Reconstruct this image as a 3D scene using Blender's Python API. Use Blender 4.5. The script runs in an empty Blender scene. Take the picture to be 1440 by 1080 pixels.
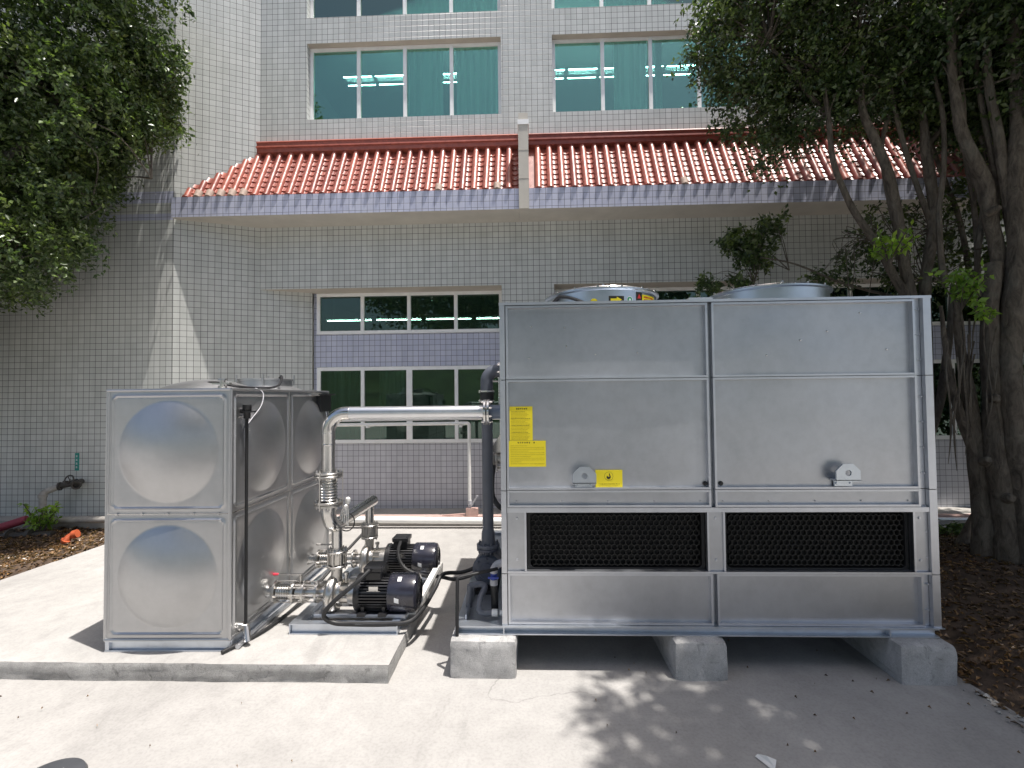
import bpy, math, random
import numpy as np
from mathutils import Vector, Matrix, Quaternion, noise
random.seed(7)
rng = np.random.default_rng(7)
S = bpy.context.scene
COL = S.collection
R = math.radians

# ------------------------------------------------------------------ camera
CAM_H, F, PITCH, ROLL, YAW = 1.85, 675.47, 0.028, 0.0105, 0.0356
cam = bpy.data.cameras.new("camera")
cam.sensor_width = 36.0
cam.sensor_fit = 'HORIZONTAL'
cam.lens = F / 1440 * 36
cam.clip_start, cam.clip_end = 0.05, 1000
camo = bpy.data.objects.new("camera", cam)
COL.objects.link(camo)
_cy, _sy, _cp, _sp, _cr, _sr = (math.cos(YAW), math.sin(YAW), math.cos(PITCH), math.sin(PITCH), math.cos(ROLL), math.sin(ROLL))
_right = Vector((_cy, _sy, 0)); _fh = Vector((-_sy, _cy, 0))
_fwd = _fh * _cp + Vector((0, 0, 1)) * _sp
_up = -_fh * _sp + Vector((0, 0, 1)) * _cp
_r2 = _right * _cr - _up * _sr
_u2 = _right * _sr + _up * _cr
camo.matrix_world = Matrix((( _r2.x, _u2.x, -_fwd.x, 0), (_r2.y, _u2.y, -_fwd.y, 0), (_r2.z, _u2.z, -_fwd.z, CAM_H), (0, 0, 0, 1)))
S.camera = camo

# ------------------------------------------------------------------ light
SUN = Vector((0.2415, -0.107, 1.0)).normalized()     # towards the sun
ELEV = math.asin(SUN.z)
AZ = math.atan2(SUN.x, SUN.y)                        # clockwise from +Y
W = bpy.data.worlds.new("World"); S.world = W; W.use_nodes = True
wn = W.node_tree.nodes; wn.clear()
sky = wn.new("ShaderNodeTexSky"); sky.sky_type = 'NISHITA'; sky.sun_disc = False
sky.sun_elevation = ELEV; sky.sun_rotation = AZ
sky.air_density = 1.0; sky.dust_density = 4.0; sky.ozone_density = 1.0
bg = wn.new("ShaderNodeBackground"); bg.inputs[1].default_value = 0.115
wo = wn.new("ShaderNodeOutputWorld")
W.node_tree.links.new(sky.outputs[0], bg.inputs[0]); W.node_tree.links.new(bg.outputs[0], wo.inputs[0])
sl = bpy.data.lights.new("sun", 'SUN'); sl.energy = 4.8; sl.angle = R(0.6); sl.color = (1.0, 0.955, 0.90)
so = bpy.data.objects.new("sun", sl); COL.objects.link(so)
so.rotation_euler = SUN.to_track_quat('Z', 'Y').to_euler(); so.location = (6, -6, 20)
S.view_settings.view_transform = 'Standard'; S.view_settings.look = 'None'
S.view_settings.gamma = 1; S.view_settings.exposure = 0.45; S.view_settings.use_curve_mapping = False
S.cycles.max_bounces = 8; S.cycles.transparent_max_bounces = 12
S.cycles.use_denoising = True

def P(px, py, Y):
    """world point at depth Y (metres in front of the facade axis) seen in direction px,py of the 1440x1080 picture"""
    a2, b2 = (px - 720) / F, (py - 540) / F
    a = _cr * a2 - _sr * b2; b = _sr * a2 + _cr * b2
    y = _cp + _sp * b; z = _sp - _cp * b
    d = Vector((_cy * a - _sy * y, _sy * a + _cy * y, z))
    return Vector((0, 0, CAM_H)) + d * (Y / d.y)

# ------------------------------------------------------------------ node / material helpers
class NT:
    def __init__(s, name):
        s.m = bpy.data.materials.new(name); s.m.use_nodes = True
        s.t = s.m.node_tree; s.t.nodes.clear()
        s.out = s.n("ShaderNodeOutputMaterial")
    def n(s, typ, **kw):
        nd = s.t.nodes.new(typ)
        for k, v in kw.items():
            if k.startswith('i_'):
                nd.inputs[k[2:].replace('_', ' ')].default_value = v
            else: setattr(nd, k, v)
        return nd
    def l(s, a, b): s.t.links.new(a, b)
    def coord(s, kind='Object', scale=(1, 1, 1)):
        c = s.n("ShaderNodeTexCoord"); mp = s.n("ShaderNodeMapping"); mp.inputs['Scale'].default_value = scale
        s.l(c.outputs[kind], mp.inputs[0]); return mp.outputs[0]
    def noise(s, vec, scale, detail=4, rough=.55, dist=0):
        nd = s.n("ShaderNodeTexNoise"); nd.inputs['Scale'].default_value = scale; nd.inputs['Detail'].default_value = detail
        nd.inputs['Roughness'].default_value = rough; nd.inputs['Distortion'].default_value = dist
        s.l(vec, nd.inputs['Vector']); return nd.outputs['Fac']
    def ramp(s, fac, stops, interp='LINEAR'):
        r = s.n("ShaderNodeValToRGB"); r.color_ramp.interpolation = interp
        el = r.color_ramp.elements
        while len(el) < len(stops): el.new(.5)
        for e, (p, c) in zip(el, stops):
            e.position = p; e.color = (c, c, c, 1) if isinstance(c, (int, float)) else (*c, 1)
        s.l(fac, r.inputs[0]); return r.outputs[0]
    def mix(s, fac, a, b, mode='MIX'):
        nd = s.n("ShaderNodeMix", data_type='RGBA', blend_type=mode)
        for k, v in ((0, fac), (6, a), (7, b)):
            sock = nd.inputs[k]
            if hasattr(v, 'links'): s.l(v, sock)
            elif k == 0: sock.default_value = v
            else: sock.default_value = (*v, 1) if not isinstance(v, (int, float)) else (v, v, v, 1)
        return nd.outputs[2]
    def bump(s, h, strength=.3, dist=.01, normal=None):
        b = s.n("ShaderNodeBump"); b.inputs['Strength'].default_value = strength; b.inputs['Distance'].default_value = dist
        s.l(h, b.inputs['Height'])
        if normal: s.l(normal, b.inputs['Normal'])
        return b.outputs[0]
    def pbr(s, color=None, rough=.5, metal=0, normal=None, spec=.5, coat=0, coat_r=.1, **kw):
        p = s.n("ShaderNodeBsdfPrincipled")
        def st(nm, v):
            if v is None: return
            if hasattr(v, 'links'): s.l(v, p.inputs[nm])
            elif nm == 'Base Color': p.inputs[nm].default_value = (*v, 1)
            else: p.inputs[nm].default_value = v
        st('Base Color', color); st('Roughness', rough); st('Metallic', metal); st('Specular IOR Level', spec)
        st('Coat Weight', coat); st('Coat Roughness', coat_r)
        if normal: s.l(normal, p.inputs['Normal'])
        s.l(p.outputs[0], s.out.inputs[0]); return p

def mat_plain(name, col, rough=.5, metal=0, var=.12, scale=9, bump=0, spec=.5, coat=0, coord='Object'):
    t = NT(name); v = t.coord(coord)
    n = t.noise(v, scale, 5, .6)
    c = t.mix(t.ramp(n, [(.3, 0), (.7, 1)]), tuple(x * (1 - var) for x in col), tuple(min(1, x * (1 + var)) for x in col))
    rr = t.ramp(n, [(.25, max(0, rough - .08)), (.75, min(1, rough + .08))])
    nb = t.bump(t.noise(v, scale * 8, 3), bump, .004) if bump else None
    t.pbr(c, rr, metal, nb, spec, coat); return t.m

def mat_tile(name, c1, c2, grout, size=.0868):
    t = NT(name)
    uv = t.n("ShaderNodeUVMap").outputs[0]
    br = t.n("ShaderNodeTexBrick"); br.offset = 0.0; br.squash = 1.0
    br.inputs['Scale'].default_value = 1; br.inputs['Brick Width'].default_value = size; br.inputs['Row Height'].default_value = size
    br.inputs['Mortar Size'].default_value = .0029; br.inputs['Mortar Smooth'].default_value = .15; br.inputs['Bias'].default_value = 0
    br.inputs['Color1'].default_value = (*c1, 1); br.inputs['Color2'].default_value = (*c2, 1); br.inputs['Mortar'].default_value = (*grout, 1)
    t.l(uv, br.inputs['Vector'])
    big = t.noise(uv, .7, 5, .6)
    sep = t.n("ShaderNodeMapping"); sep.inputs['Scale'].default_value = (6, .35, 1); t.l(uv, sep.inputs[0])
    streak = t.noise(sep.outputs[0], 1.0, 4, .6)
    g = t.mix(.5, t.ramp(big, [(.3, .90), (.7, 1.06)]), t.ramp(streak, [(.33, .82), (.6, 1.04)]))
    col = t.mix(1, br.outputs['Color'], g, 'MULTIPLY')
    # grout darker in places
    inv = t.n("ShaderNodeInvert"); t.l(br.outputs['Fac'], inv.inputs['Color'])
    h = t.bump(inv.outputs[0], .45, .004)
    per = t.noise(uv, 11.5, 2); h2 = t.bump(per, .04, .01, h)
    rr = t.mix(br.outputs['Fac'], (.30,) * 3, (.9,) * 3)
    t.pbr(col, rr, 0, h2, .45); return t.m

def mat_concrete(name, lo, hi, scale=1.0, speck=.25, stain=.75, bump=.25, crack=False):
    t = NT(name); v = t.coord('Object')
    a = t.noise(v, 1.1 * scale, 7, .62, .4); b = t.noise(v, 9 * scale, 6, .65); c = t.noise(v, 70 * scale, 3, .6)
    col = t.mix(t.ramp(a, [(.30, 0), (.72, 1)]), lo, hi)
    col = t.mix(1, col, t.ramp(b, [(.25, .90), (.6, 1.03)]), 'MULTIPLY')
    col = t.mix(speck, col, t.ramp(c, [(.35, .55), (.55, 1.0)]), 'MULTIPLY')
    st = t.noise(t.coord('Object', (1, .35, 1)), 2.3 * scale, 6, .7, 1.2)
    col = t.mix(1, col, t.ramp(st, [(.30, stain), (.44, 1.0)]), 'MULTIPLY')
    if crack:
        vo = t.n("ShaderNodeTexVoronoi", feature='DISTANCE_TO_EDGE'); vo.inputs['Scale'].default_value = .55
        wv = t.mix(.12, v, None) if 0 else None
        ns = t.n("ShaderNodeTexNoise"); ns.inputs['Scale'].default_value = 2.2; ns.inputs['Detail'].default_value = 6; t.l(v, ns.inputs['Vector'])
        ad = t.n("ShaderNodeVectorMath", operation='MULTIPLY_ADD'); t.l(ns.outputs['Color'], ad.inputs[0]); ad.inputs[1].default_value = (.45, .45, .45); t.l(v, ad.inputs[2])
        t.l(ad.outputs[0], vo.inputs['Vector'])
        ck = t.ramp(vo.outputs['Distance'], [(0, .55), (.0035, 1.0)])
        mk = t.ramp(t.noise(v, .55, 3), [(.50, 0), (.62, 1)])
        col = t.mix(mk, col, t.mix(1, col, ck, 'MULTIPLY'))
        dr = t.ramp(t.noise(v, .45, 6, .68, .8), [(.36, .86), (.5, 1.0), (.7, 1.03)])
        col = t.mix(1, col, dr, 'MULTIPLY')
    hh = t.mix(.5, b, c)
    t.pbr(col, .88, 0, t.bump(hh, bump, .006), .3); return t.m

def mat_metal(name, col, rough, streak_dir='x', var=.1, dirt=.06, coord='Object', aniso=0):
    t = NT(name); v = t.coord(coord)
    sc = (2, 2, 60) if streak_dir == 'x' else (60, 60, 2)
    s_ = t.noise(t.coord(coord, sc), 3.0, 3, .6)
    b = t.noise(v, 1.6, 5, .6, .3); f = t.noise(v, 14, 4, .65)
    c = t.mix(t.ramp(b, [(.3, 0), (.7, 1)]), tuple(x * (1 - var) for x in col), tuple(min(1, x * (1 + var)) for x in col))
    c = t.mix(1, c, t.ramp(f, [(.3, 1 - dirt), (.6, 1.0)]), 'MULTIPLY')
    rr = t.mix(.5, t.ramp(s_, [(.2, rough - .05), (.8, rough + .06)]), t.ramp(b, [(.25, rough - .06), (.75, rough + .09)]))
    nb = t.bump(s_, .02, .002)
    p = t.pbr(c, rr, 1.0, nb); 
    if aniso: p.inputs['Anisotropic'].default_value = aniso
    return t.m

def mat_glass(name, trans, refl, fac):
    t = NT(name)
    tr = t.n("ShaderNodeBsdfTransparent"); tr.inputs[0].default_value = (*trans, 1)
    gl = t.n("ShaderNodeBsdfGlossy"); gl.inputs['Roughness'].default_value = .015; gl.inputs[0].default_value = (*refl, 1)
    nz = t.noise(t.coord('Object'), 1.3, 2); t.l(t.bump(nz, .02, .05), gl.inputs['Normal'])
    lw = t.n("ShaderNodeFresnel"); lw.inputs[0].default_value = 1.5
    ad = t.n("ShaderNodeMath", operation='ADD', use_clamp=True); t.l(lw.outputs[0], ad.inputs[0]); ad.inputs[1].default_value = fac
    mx = t.n("ShaderNodeMixShader"); t.l(ad.outputs[0], mx.inputs[0]); t.l(tr.outputs[0], mx.inputs[1]); t.l(gl.outputs[0], mx.inputs[2])
    t.l(mx.outputs[0], t.out.inputs[0]); return t.m

def mat_leaf(name, dark, light, trans=.35):
    t = NT(name)
    g = t.n("ShaderNodeNewGeometry")
    c = t.ramp(g.outputs['Random Per Island'], [(0, dark), (.55, tuple((a + b) / 2 for a, b in zip(dark, light))), (.93, light), (1, tuple(min(1, x * 1.5) for x in light))])
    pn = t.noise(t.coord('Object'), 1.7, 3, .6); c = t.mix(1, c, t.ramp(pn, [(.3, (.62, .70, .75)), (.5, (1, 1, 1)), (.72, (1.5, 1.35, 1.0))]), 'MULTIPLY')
    p = t.n("ShaderNodeBsdfPrincipled"); t.l(c, p.inputs['Base Color']); p.inputs['Roughness'].default_value = .30; p.inputs['Specular IOR Level'].default_value = .6
    tl = t.n("ShaderNodeBsdfTranslucent"); c2 = t.mix(1, c, (1.35, 1.6, .55), 'MULTIPLY'); t.l(c2, tl.inputs[0])
    mx = t.n("ShaderNodeMixShader"); mx.inputs[0].default_value = trans
    t.l(p.outputs[0], mx.inputs[1]); t.l(tl.outputs[0], mx.inputs[2]); t.l(mx.outputs[0], t.out.inputs[0]); return t.m

def mat_cloth(name, col):
    t = NT(name); n = t.noise(t.coord('Object', (30, 30, .6)), 1.0, 3)
    c = t.mix(t.ramp(n, [(.3, .8), (.7, 1.0)]), (.5, .55, .5), col)
    d = t.n("ShaderNodeBsdfDiffuse"); t.l(c, d.inputs[0]); tl = t.n("ShaderNodeBsdfTranslucent"); t.l(c, tl.inputs[0])
    mx = t.n("ShaderNodeMixShader"); mx.inputs[0].default_value = .5; t.l(d.outputs[0], mx.inputs[1]); t.l(tl.outputs[0], mx.inputs[2]); t.l(mx.outputs[0], t.out.inputs[0]); return t.m

def mat_emit(name, col, st):
    t = NT(name); e = t.n("ShaderNodeEmission"); e.inputs[0].default_value = (*col, 1); e.inputs[1].default_value = st
    t.l(e.outputs[0], t.out.inputs[0]); return t.m

def mat_bark(name):
    t = NT(name); v = t.coord('Object', (6, 6, 2.2)); a = t.noise(v, 3.0, 8, .72, .9); b = t.noise(t.coord('Object'), 2.2, 4, .6)
    c = t.mix(t.ramp(a, [(.32, 0), (.68, 1)]), (.055, .046, .038), (.20, .172, .138))
    c = t.mix(t.ramp(b, [(.5, 0), (.75, .6)]), c, (.20, .20, .17))
    t.pbr(c, .9, 0, t.bump(a, .9, .03), .2); return t.m

def mat_glazed():
    t = NT("red_glaze"); v = t.coord('Object'); oi = t.n("ShaderNodeObjectInfo").outputs['Random']
    n = t.noise(v, 18, 4, .6)
    c = t.mix(t.ramp(oi, [(0, 0), (1, 1)]), (.235, .054, .038), (.39, .11, .075))
    c = t.mix(1, c, t.ramp(n, [(.25, .72), (.65, 1.08)]), 'MULTIPLY')
    ed = t.noise(v, 60, 2); 
    t.pbr(c, t.ramp(n, [(.3, .30), (.7, .46)]), 0, t.bump(ed, .06, .003), .6); return t.m

M = dict(
    tile=mat_tile("grey_facade_tile", (.56, .575, .55), (.63, .64, .615), (.09, .09, .088)),
    lav=mat_tile("lavender_facade_tile", (.50, .52, .65), (.57, .585, .70), (.11, .115, .15)),
    lav2=mat_tile("pale_grey_lavender_tile", (.52, .52, .555), (.575, .575, .605), (.12, .12, .14)),
    plaster=mat_plain("soffit_plaster", (.55, .52, .46), .9, var=.08, scale=3, bump=.1),
    beige=mat_plain("beige_soffit", (.52, .475, .41), .9, var=.1, scale=3, bump=.1),
    frame=mat_plain("white_window_aluminium", (.88, .88, .87), .45, var=.05),
    glass_u=mat_glass("teal_window_glass", (.50, .86, .82), (.50, .68, .56), .30),
    glass_l=mat_glass("green_window_glass", (.26, .40, .35), (.42, .52, .46), .14),
    room=mat_plain("room_wall_paint", (.45, .45, .44), .9, var=.05),
    curtain=mat_cloth("pale_curtain_cloth", (.86, .88, .86)),
    lamp=mat_emit("lamp_tube_glow", (1, .97, .93), 85.0),
    glaze=mat_glazed(),
    oldtile=mat_plain("weathered_tile_end", (.36, .27, .22), .7, var=.3, scale=20, bump=.2),
    ground=mat_concrete("pale_ground_concrete", (.335, .325, .312), (.415, .402, .385), .8, .24, .84, .2, True),
    slab=mat_concrete("white_slab_concrete", (.36, .35, .336), (.455, .443, .425), 1.1, .22, .84, .25, True),
    side=mat_concrete("rough_slab_side", (.27, .265, .255), (.52, .51, .495), 5.0, .8, .5, 1.0),
    block=mat_concrete("rough_block_concrete", (.36, .355, .35), (.64, .63, .62), 5.0, .85, .5, 1.0),
    steel=mat_metal("galvanised_sheet", (.505, .52, .55), .40, 'x', .08, .08),
    lip=mat_metal("galvanised_lip", (.60, .62, .665), .38, 'x', .05, .06),
    zinc=mat_metal("zinc_plate", (.58, .63, .69), .33, 'x', .10, .06),
    base=mat_metal("base_galvanised", (.62, .66, .72), .42, 'x', .10, .10),
    dome=mat_metal("brushed_stainless", (.48, .485, .495), .39, 'x', .05, .05),
    pipe=mat_metal("stainless_pipe", (.66, .65, .63), .20, 'z', .06, .05),
    cast=mat_metal("cast_stainless", (.62, .60, .57), .30, 'x', .12, .10),
    chrome=mat_metal("bolt_steel", (.70, .69, .67), .25, 'x', .06, .05),
    galvpipe=mat_metal("galvanised_pipe", (.74, .75, .77), .33, 'x', .06, .05),
    blackp=mat_plain("black_motor_paint", (.016, .016, .018), .36, var=.3, scale=20, spec=.5),
    cowl=mat_plain("dark_blue_cowl_paint", (.024, .024, .036), .24, var=.2, scale=12, spec=.6, coat=.3),
    rubber=mat_plain("black_rubber", (.018, .018, .019), .5, var=.3, scale=30),
    black=mat_plain("matt_black_plastic", (.008, .008, .009), .6, var=.2),
    pvc=mat_plain("slate_grey_pvc", (.105, .115, .14), .38, var=.10, scale=8),
    pvcl=mat_plain("light_grey_pvc", (.42, .42, .45), .4, var=.06),
    pumpb=mat_plain("slate_blue_pump_paint", (.075, .085, .115), .35, var=.15, scale=10),
    bluepipe=mat_plain("blue_grey_pipe_paint", (.16, .20, .27), .4, var=.1),
    white=mat_plain("white_pvc", (.85, .84, .81), .4, var=.05),
    dirtypipe=mat_plain("dirty_grey_pipe", (.36, .34, .31), .6, var=.25, scale=12, bump=.1),
    darkvalve=mat_plain("dark_iron_valve", (.06, .055, .05), .55, var=.3, bump=.2),
    red=mat_plain("faded_red_pipe", (.30, .05, .075), .5, var=.2),
    orange=mat_plain("orange_fitting", (.48, .10, .035), .5, var=.15),
    handle=mat_plain("red_handle", (.65, .05, .08), .4),
    blueh=mat_plain("blue_handle", (.03, .06, .35), .4),
    yellow=mat_plain("yellow_sticker", (.80, .66, .02), .4, var=.04, scale=5),
    ink=mat_plain("black_print", (.02, .018, .01), .5),
    olive=mat_plain("olive_print", (.40, .33, .01), .5),
    redink=mat_plain("red_print", (.6, .03, .03), .5),
    greenink=mat_plain("green_print", (.03, .30, .12), .5),
    whiteink=mat_plain("white_print", (.8, .8, .8), .5),
    greensign=mat_plain("green_sign", (.02, .28, .24), .4),
    pink=mat_plain("pink_edge_tile", (.50, .33, .29), .6, var=.15, scale=14, bump=.1),
    ledge=mat_concrete("ledge_concrete", (.36, .34, .31), (.48, .46, .43), 2.0, .3, .7, .5),
    soil=mat_plain("brown_mulch_soil", (.085, .058, .040), 1, var=.5, scale=16, bump=1.0),
    litter=mat_leaf("dry_leaf_litter", (.07, .038, .022), (.26, .16, .085), .15),
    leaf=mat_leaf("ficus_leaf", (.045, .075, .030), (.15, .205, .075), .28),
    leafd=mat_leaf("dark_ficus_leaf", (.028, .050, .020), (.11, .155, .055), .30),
    young=mat_leaf("young_leaf", (.16, .28, .04), (.32, .46, .08), .4),
    bark=mat_bark("grey_bark"),
    hill=mat_plain("far_wood_green", (.035, .055, .022), 1, var=.6, scale=.35, bump=.6),
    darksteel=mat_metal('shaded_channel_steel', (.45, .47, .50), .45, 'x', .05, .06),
    lid=mat_plain("dark_grey_lid", (.055, .058, .065), .45, var=.15, scale=8),
    paper=mat_plain("white_scrap", (.8, .8, .78), .7),
    moss=mat_plain("dull_green_cover", (.020, .035, .024), .7, var=.3),
)

# ------------------------------------------------------------------ object helpers
def tag(o, label=None, cat=None, group=None, kind=None):
    if label: o['label'] = label
    if cat: o['category'] = cat
    if group: o['group'] = group
    if kind: o['kind'] = kind
    return o

def thing(name, label, cat, loc=(0, 0, 0), group=None, rot=(0, 0, 0)):
    o = bpy.data.objects.new(name, None); COL.objects.link(o); o.location = loc; o.rotation_euler = rot
    o.empty_display_size = .1
    return tag(o, label, cat, group)

class MB:
    def __init__(s): s.v = []; s.f = []; s.m = []; s.uv = {}; s.cur = 0
    def quad(s, a, b, c, d, uv=None):
        i = len(s.v); s.v += [tuple(a), tuple(b), tuple(c), tuple(d)]; s.f.append((i, i + 1, i + 2, i + 3)); s.m.append(s.cur)
        if uv: s.uv[len(s.f) - 1] = uv
        return s
    def poly(s, pts):
        i = len(s.v); s.v += [tuple(p) for p in pts]; s.f.append(tuple(range(i, i + len(pts)))); s.m.append(s.cur); return s
    def add(s, v, f):
        i = len(s.v); s.v += [tuple(p) for p in v]; s.f += [tuple(i + k for k in q) for q in f]; s.m += [s.cur] * len(f); return s
    def box(s, x0, x1, y0, y1, z0, z1, ch=0):
        if ch <= 0:
            v = [(x, y, z) for z in (z0, z1) for y in (y0, y1) for x in (x0, x1)]
            return s.add(v, [(0, 2, 3, 1), (4, 5, 7, 6), (0, 1, 5, 4), (2, 6, 7, 3), (0, 4, 6, 2), (1, 3, 7, 5)])
        # chamfered on the vertical and top edges
        def ring(c, z): return [(x0 + c, y0, z), (x1 - c, y0, z), (x1, y0 + c, z), (x1, y1 - c, z), (x1 - c, y1, z), (x0 + c, y1, z), (x0, y1 - c, z), (x0, y0 + c, z)]
        def ringi(c, z): return [(x0 + c, y0 + c * .4, z), (x1 - c, y0 + c * .4, z), (x1 - c * .4, y0 + c, z), (x1 - c * .4, y1 - c, z), (x1 - c, y1 - c * .4, z), (x0 + c, y1 - c * .4, z), (x0 + c * .4, y1 - c, z), (x0 + c * .4, y0 + c, z)]
        v = ringi(ch, z0) + ring(ch, z0 + ch * .5) + ring(ch, z1 - ch * .5) + ringi(ch, z1)
        f = [tuple(range(7, -1, -1)), tuple(range(24, 32))]
        for k in range(3):
            for i in range(8):
                j = (i + 1) % 8; f.append((k * 8 + i, k * 8 + j, k * 8 + 8 + j, k * 8 + 8 + i))
        return s.add(v, f)
    def obox(s, c, ax, ay, az):
        c = Vector(c); ax, ay, az = Vector(ax), Vector(ay), Vector(az)
        v = [c + ax * i + ay * j + az * k for k in (-1, 1) for j in (-1, 1) for i in (-1, 1)]
        return s.add(v, [(0, 2, 3, 1), (4, 5, 7, 6), (0, 1, 5, 4), (2, 6, 7, 3), (0, 4, 6, 2), (1, 3, 7, 5)])
    def tube(s, pts, r, n=16, caps=True, closed=False):
        pts = [Vector(p) for p in pts]; m = len(pts)
        rr = [r] * m if isinstance(r, (int, float)) else list(r)
        tg = []
        for i in range(m):
            a = pts[max(i - 1, 0)]; b = pts[min(i + 1, m - 1)]; d = (b - a)
            tg.append(d.normalized() if d.length > 1e-9 else (tg[-1] if tg else Vector((0, 0, 1))))
        ref = Vector((0, 0, 1)) if abs(tg[0].z) < .9 else Vector((1, 0, 0))
        u = tg[0].cross(ref).normalized()
        v = []; f = []
        for i in range(m):
            u = (u - tg[i] * u.dot(tg[i]))
            u = u.normalized() if u.length > 1e-6 else tg[i].orthogonal().normalized()
            w = tg[i].cross(u)
            for k in range(n):
                a = 2 * math.pi * k / n; v.append(pts[i] + (u * math.cos(a) + w * math.sin(a)) * rr[i])
        for i in range(m - 1):
            for k in range(n):
                j = (k + 1) % n; f.append((i * n + k, i * n + j, (i + 1) * n + j, (i + 1) * n + k))
        if caps: f += [tuple(range(n - 1, -1, -1)), tuple((m - 1) * n + k for k in range(n))]
        return s.add(v, f)
    def lathe(s, prof, o, axis, n=24, caps=True):
        """prof: list of (along axis, radius)"""
        o = Vector(o); a = Vector(axis).normalized()
        return s.tube_prof(prof, o, a, n, caps)
    def tube_prof(s, prof, o, a, n, caps):
        u = a.orthogonal().normalized(); w = a.cross(u); v = []; f = []
        for t, r in prof:
            for k in range(n):
                q = 2 * math.pi * k / n; v.append(o + a * t + (u * math.cos(q) + w * math.sin(q)) * max(r, 1e-5))
        for i in range(len(prof) - 1):
            for k in range(n):
                j = (k + 1) % n; f.append((i * n + k, i * n + j, (i + 1) * n + j, (i + 1) * n + k))
        if caps: f += [tuple(range(n - 1, -1, -1)), tuple((len(prof) - 1) * n + k for k in range(n))]
        return s.add(v, f)
    def cyl(s, a, b, r, n=20):
        a, b = Vector(a), Vector(b); return s.lathe([(0, r), ((b - a).length, r)], a, b - a, n)
    def flange(s, c, axis, r, t, nb=6, rb=.008, ri=0):
        """flange plate centred on c with bolts round it"""
        a = Vector(axis).normalized(); c = Vector(c)
        e = t * .12
        s.lathe([(-t / 2, r - e), (-t / 2 + e, r), (t / 2 - e, r), (t / 2, r - e)], c, a, 28)
        u = a.orthogonal().normalized(); w = a.cross(u)
        for k in range(nb):
            q = 2 * math.pi * (k + .5) / nb; p = c + (u * math.cos(q) + w * math.sin(q)) * (r * .82)
            s.lathe([(-t / 2 - rb * 1.6, rb), (t / 2 + rb * 1.6, rb)], p, a, 6)
            s.lathe([(-t / 2 - rb * 2.6, rb * .5), (t / 2 + rb * 2.6, rb * .5)], p, a, 6)
        return s
    def build(s, name, mats, parent=None, loc=None, smooth=True, angle=35, link=True):
        me = bpy.data.meshes.new(name); me.from_pydata(s.v, [], s.f)
        mats = mats if isinstance(mats, (list, tuple)) else [mats]
        for m_ in mats: me.materials.append(M[m_] if isinstance(m_, str) else m_)
        if any(s.m): me.polygons.foreach_set('material_index', s.m)
        if s.uv:
            ul = me.uv_layers.new(name="UVMap")
            for fi, uvs in s.uv.items():
                p = me.polygons[fi]
                for li, q in zip(p.loop_indices, uvs): ul.data[li].uv = q
        if smooth:
            me.polygons.foreach_set('use_smooth', [True] * len(me.polygons))
            me.set_sharp_from_angle(angle=R(angle))
        me.update()
        o = bpy.data.objects.new(name, me); COL.objects.link(o)
        if parent: o.parent = parent
        if loc is not None: o.location = loc
        return o

def inst(src, parent, loc=(0, 0, 0), rot=(0, 0, 0), scale=(1, 1, 1), name=None):
    o = src.copy(); COL.objects.link(o); o.parent = parent; o.location = loc; o.rotation_euler = rot; o.scale = scale
    return o

def smoothpath(pts, k=6):
    pts = [Vector(p) for p in pts]; out = []
    for i in range(len(pts) - 1):
        p0 = pts[max(i - 1, 0)]; p1 = pts[i]; p2 = pts[i + 1]; p3 = pts[min(i + 2, len(pts) - 1)]
        for j in range(k):
            t = j / k
            out.append(.5 * ((2 * p1) + (p2 - p0) * t + (2 * p0 - 5 * p1 + 4 * p2 - p3) * t * t + (3 * p1 - p0 - 3 * p2 + p3) * t ** 3))
    out.append(pts[-1]); return out

def lerp_list(vals, k=6):
    out = []
    for i in range(len(vals) - 1):
        out += [vals[i] + (vals[i + 1] - vals[i]) * j / k for j in range(k)]
    return out + [vals[-1]]

def arc(c, p, q, n=8):
    """quarter bend from p to q round centre c"""
    c, p, q = Vector(c), Vector(p) - Vector(c), Vector(q) - Vector(c)
    return [c + p * math.cos(math.pi / 2 * i / n) + q * math.sin(math.pi / 2 * i / n) for i in range(n + 1)]

# ================================================================== SETTING
def sheet(name, pts, z, mat, label=None):
    mb = MB(); mb.poly([(x, y, z) for x, y in pts]); return tag(mb.build(name, mat, smooth=False), kind='structure')

sheet("ground", [(-300, -300), (300, -300), (300, 300), (-300, 300)], 0.0, 'ground')

def grid_terrain(name, x0, x1, y0, y1, nx, ny, hf, mat):
    mb = MB(); v = []
    for j in range(ny + 1):
        for i in range(nx + 1):
            x = x0 + (x1 - x0) * i / nx; y = y0 + (y1 - y0) * j / ny; v.append((x, y, hf(x, y)))
    f = [(j * (nx + 1) + i, j * (nx + 1) + i + 1, (j + 1) * (nx + 1) + i + 1, (j + 1) * (nx + 1) + i) for j in range(ny) for i in range(nx)]
    mb.add(v, f); return tag(mb.build(name, mat, angle=80), kind='structure')

def N(x, y, s, seed=0): return noise.noise(Vector((x * s + seed, y * s - seed * .7, seed * 1.3)))

# slab under tank and pumps
SLZ = .112
mb = MB()
xs = np.linspace(-5.2, -.937, 60)
def edge(x, z): return 3.142 + .006 * N(x, z, 6, 3) + .010 * N(x, z, 1.5, 9)
nz = 5
v = []
for i, x in enumerate(xs):
    for k in range(nz + 1):
        z = SLZ * k / nz; v.append((x, edge(x, z * 9) + (.008 if k == nz else 0) + .004 * N(x, z, 30, 2), z))
f = [(i * (nz + 1) + k, (i + 1) * (nz + 1) + k, (i + 1) * (nz + 1) + k + 1, i * (nz + 1) + k + 1) for i in range(len(xs) - 1) for k in range(nz)]
mb.add(v, f)
ys = np.linspace(3.15, 5.12, 24)
v = []
for i, y in enumerate(ys):
    for k in range(nz + 1):
        z = SLZ * k / nz; v.append((-.937 + (.006 * N(y, z * 5, 7, 5) - (.006 if k == nz else 0) if 0 < i else 0), y if i else 3.146, z))
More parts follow.
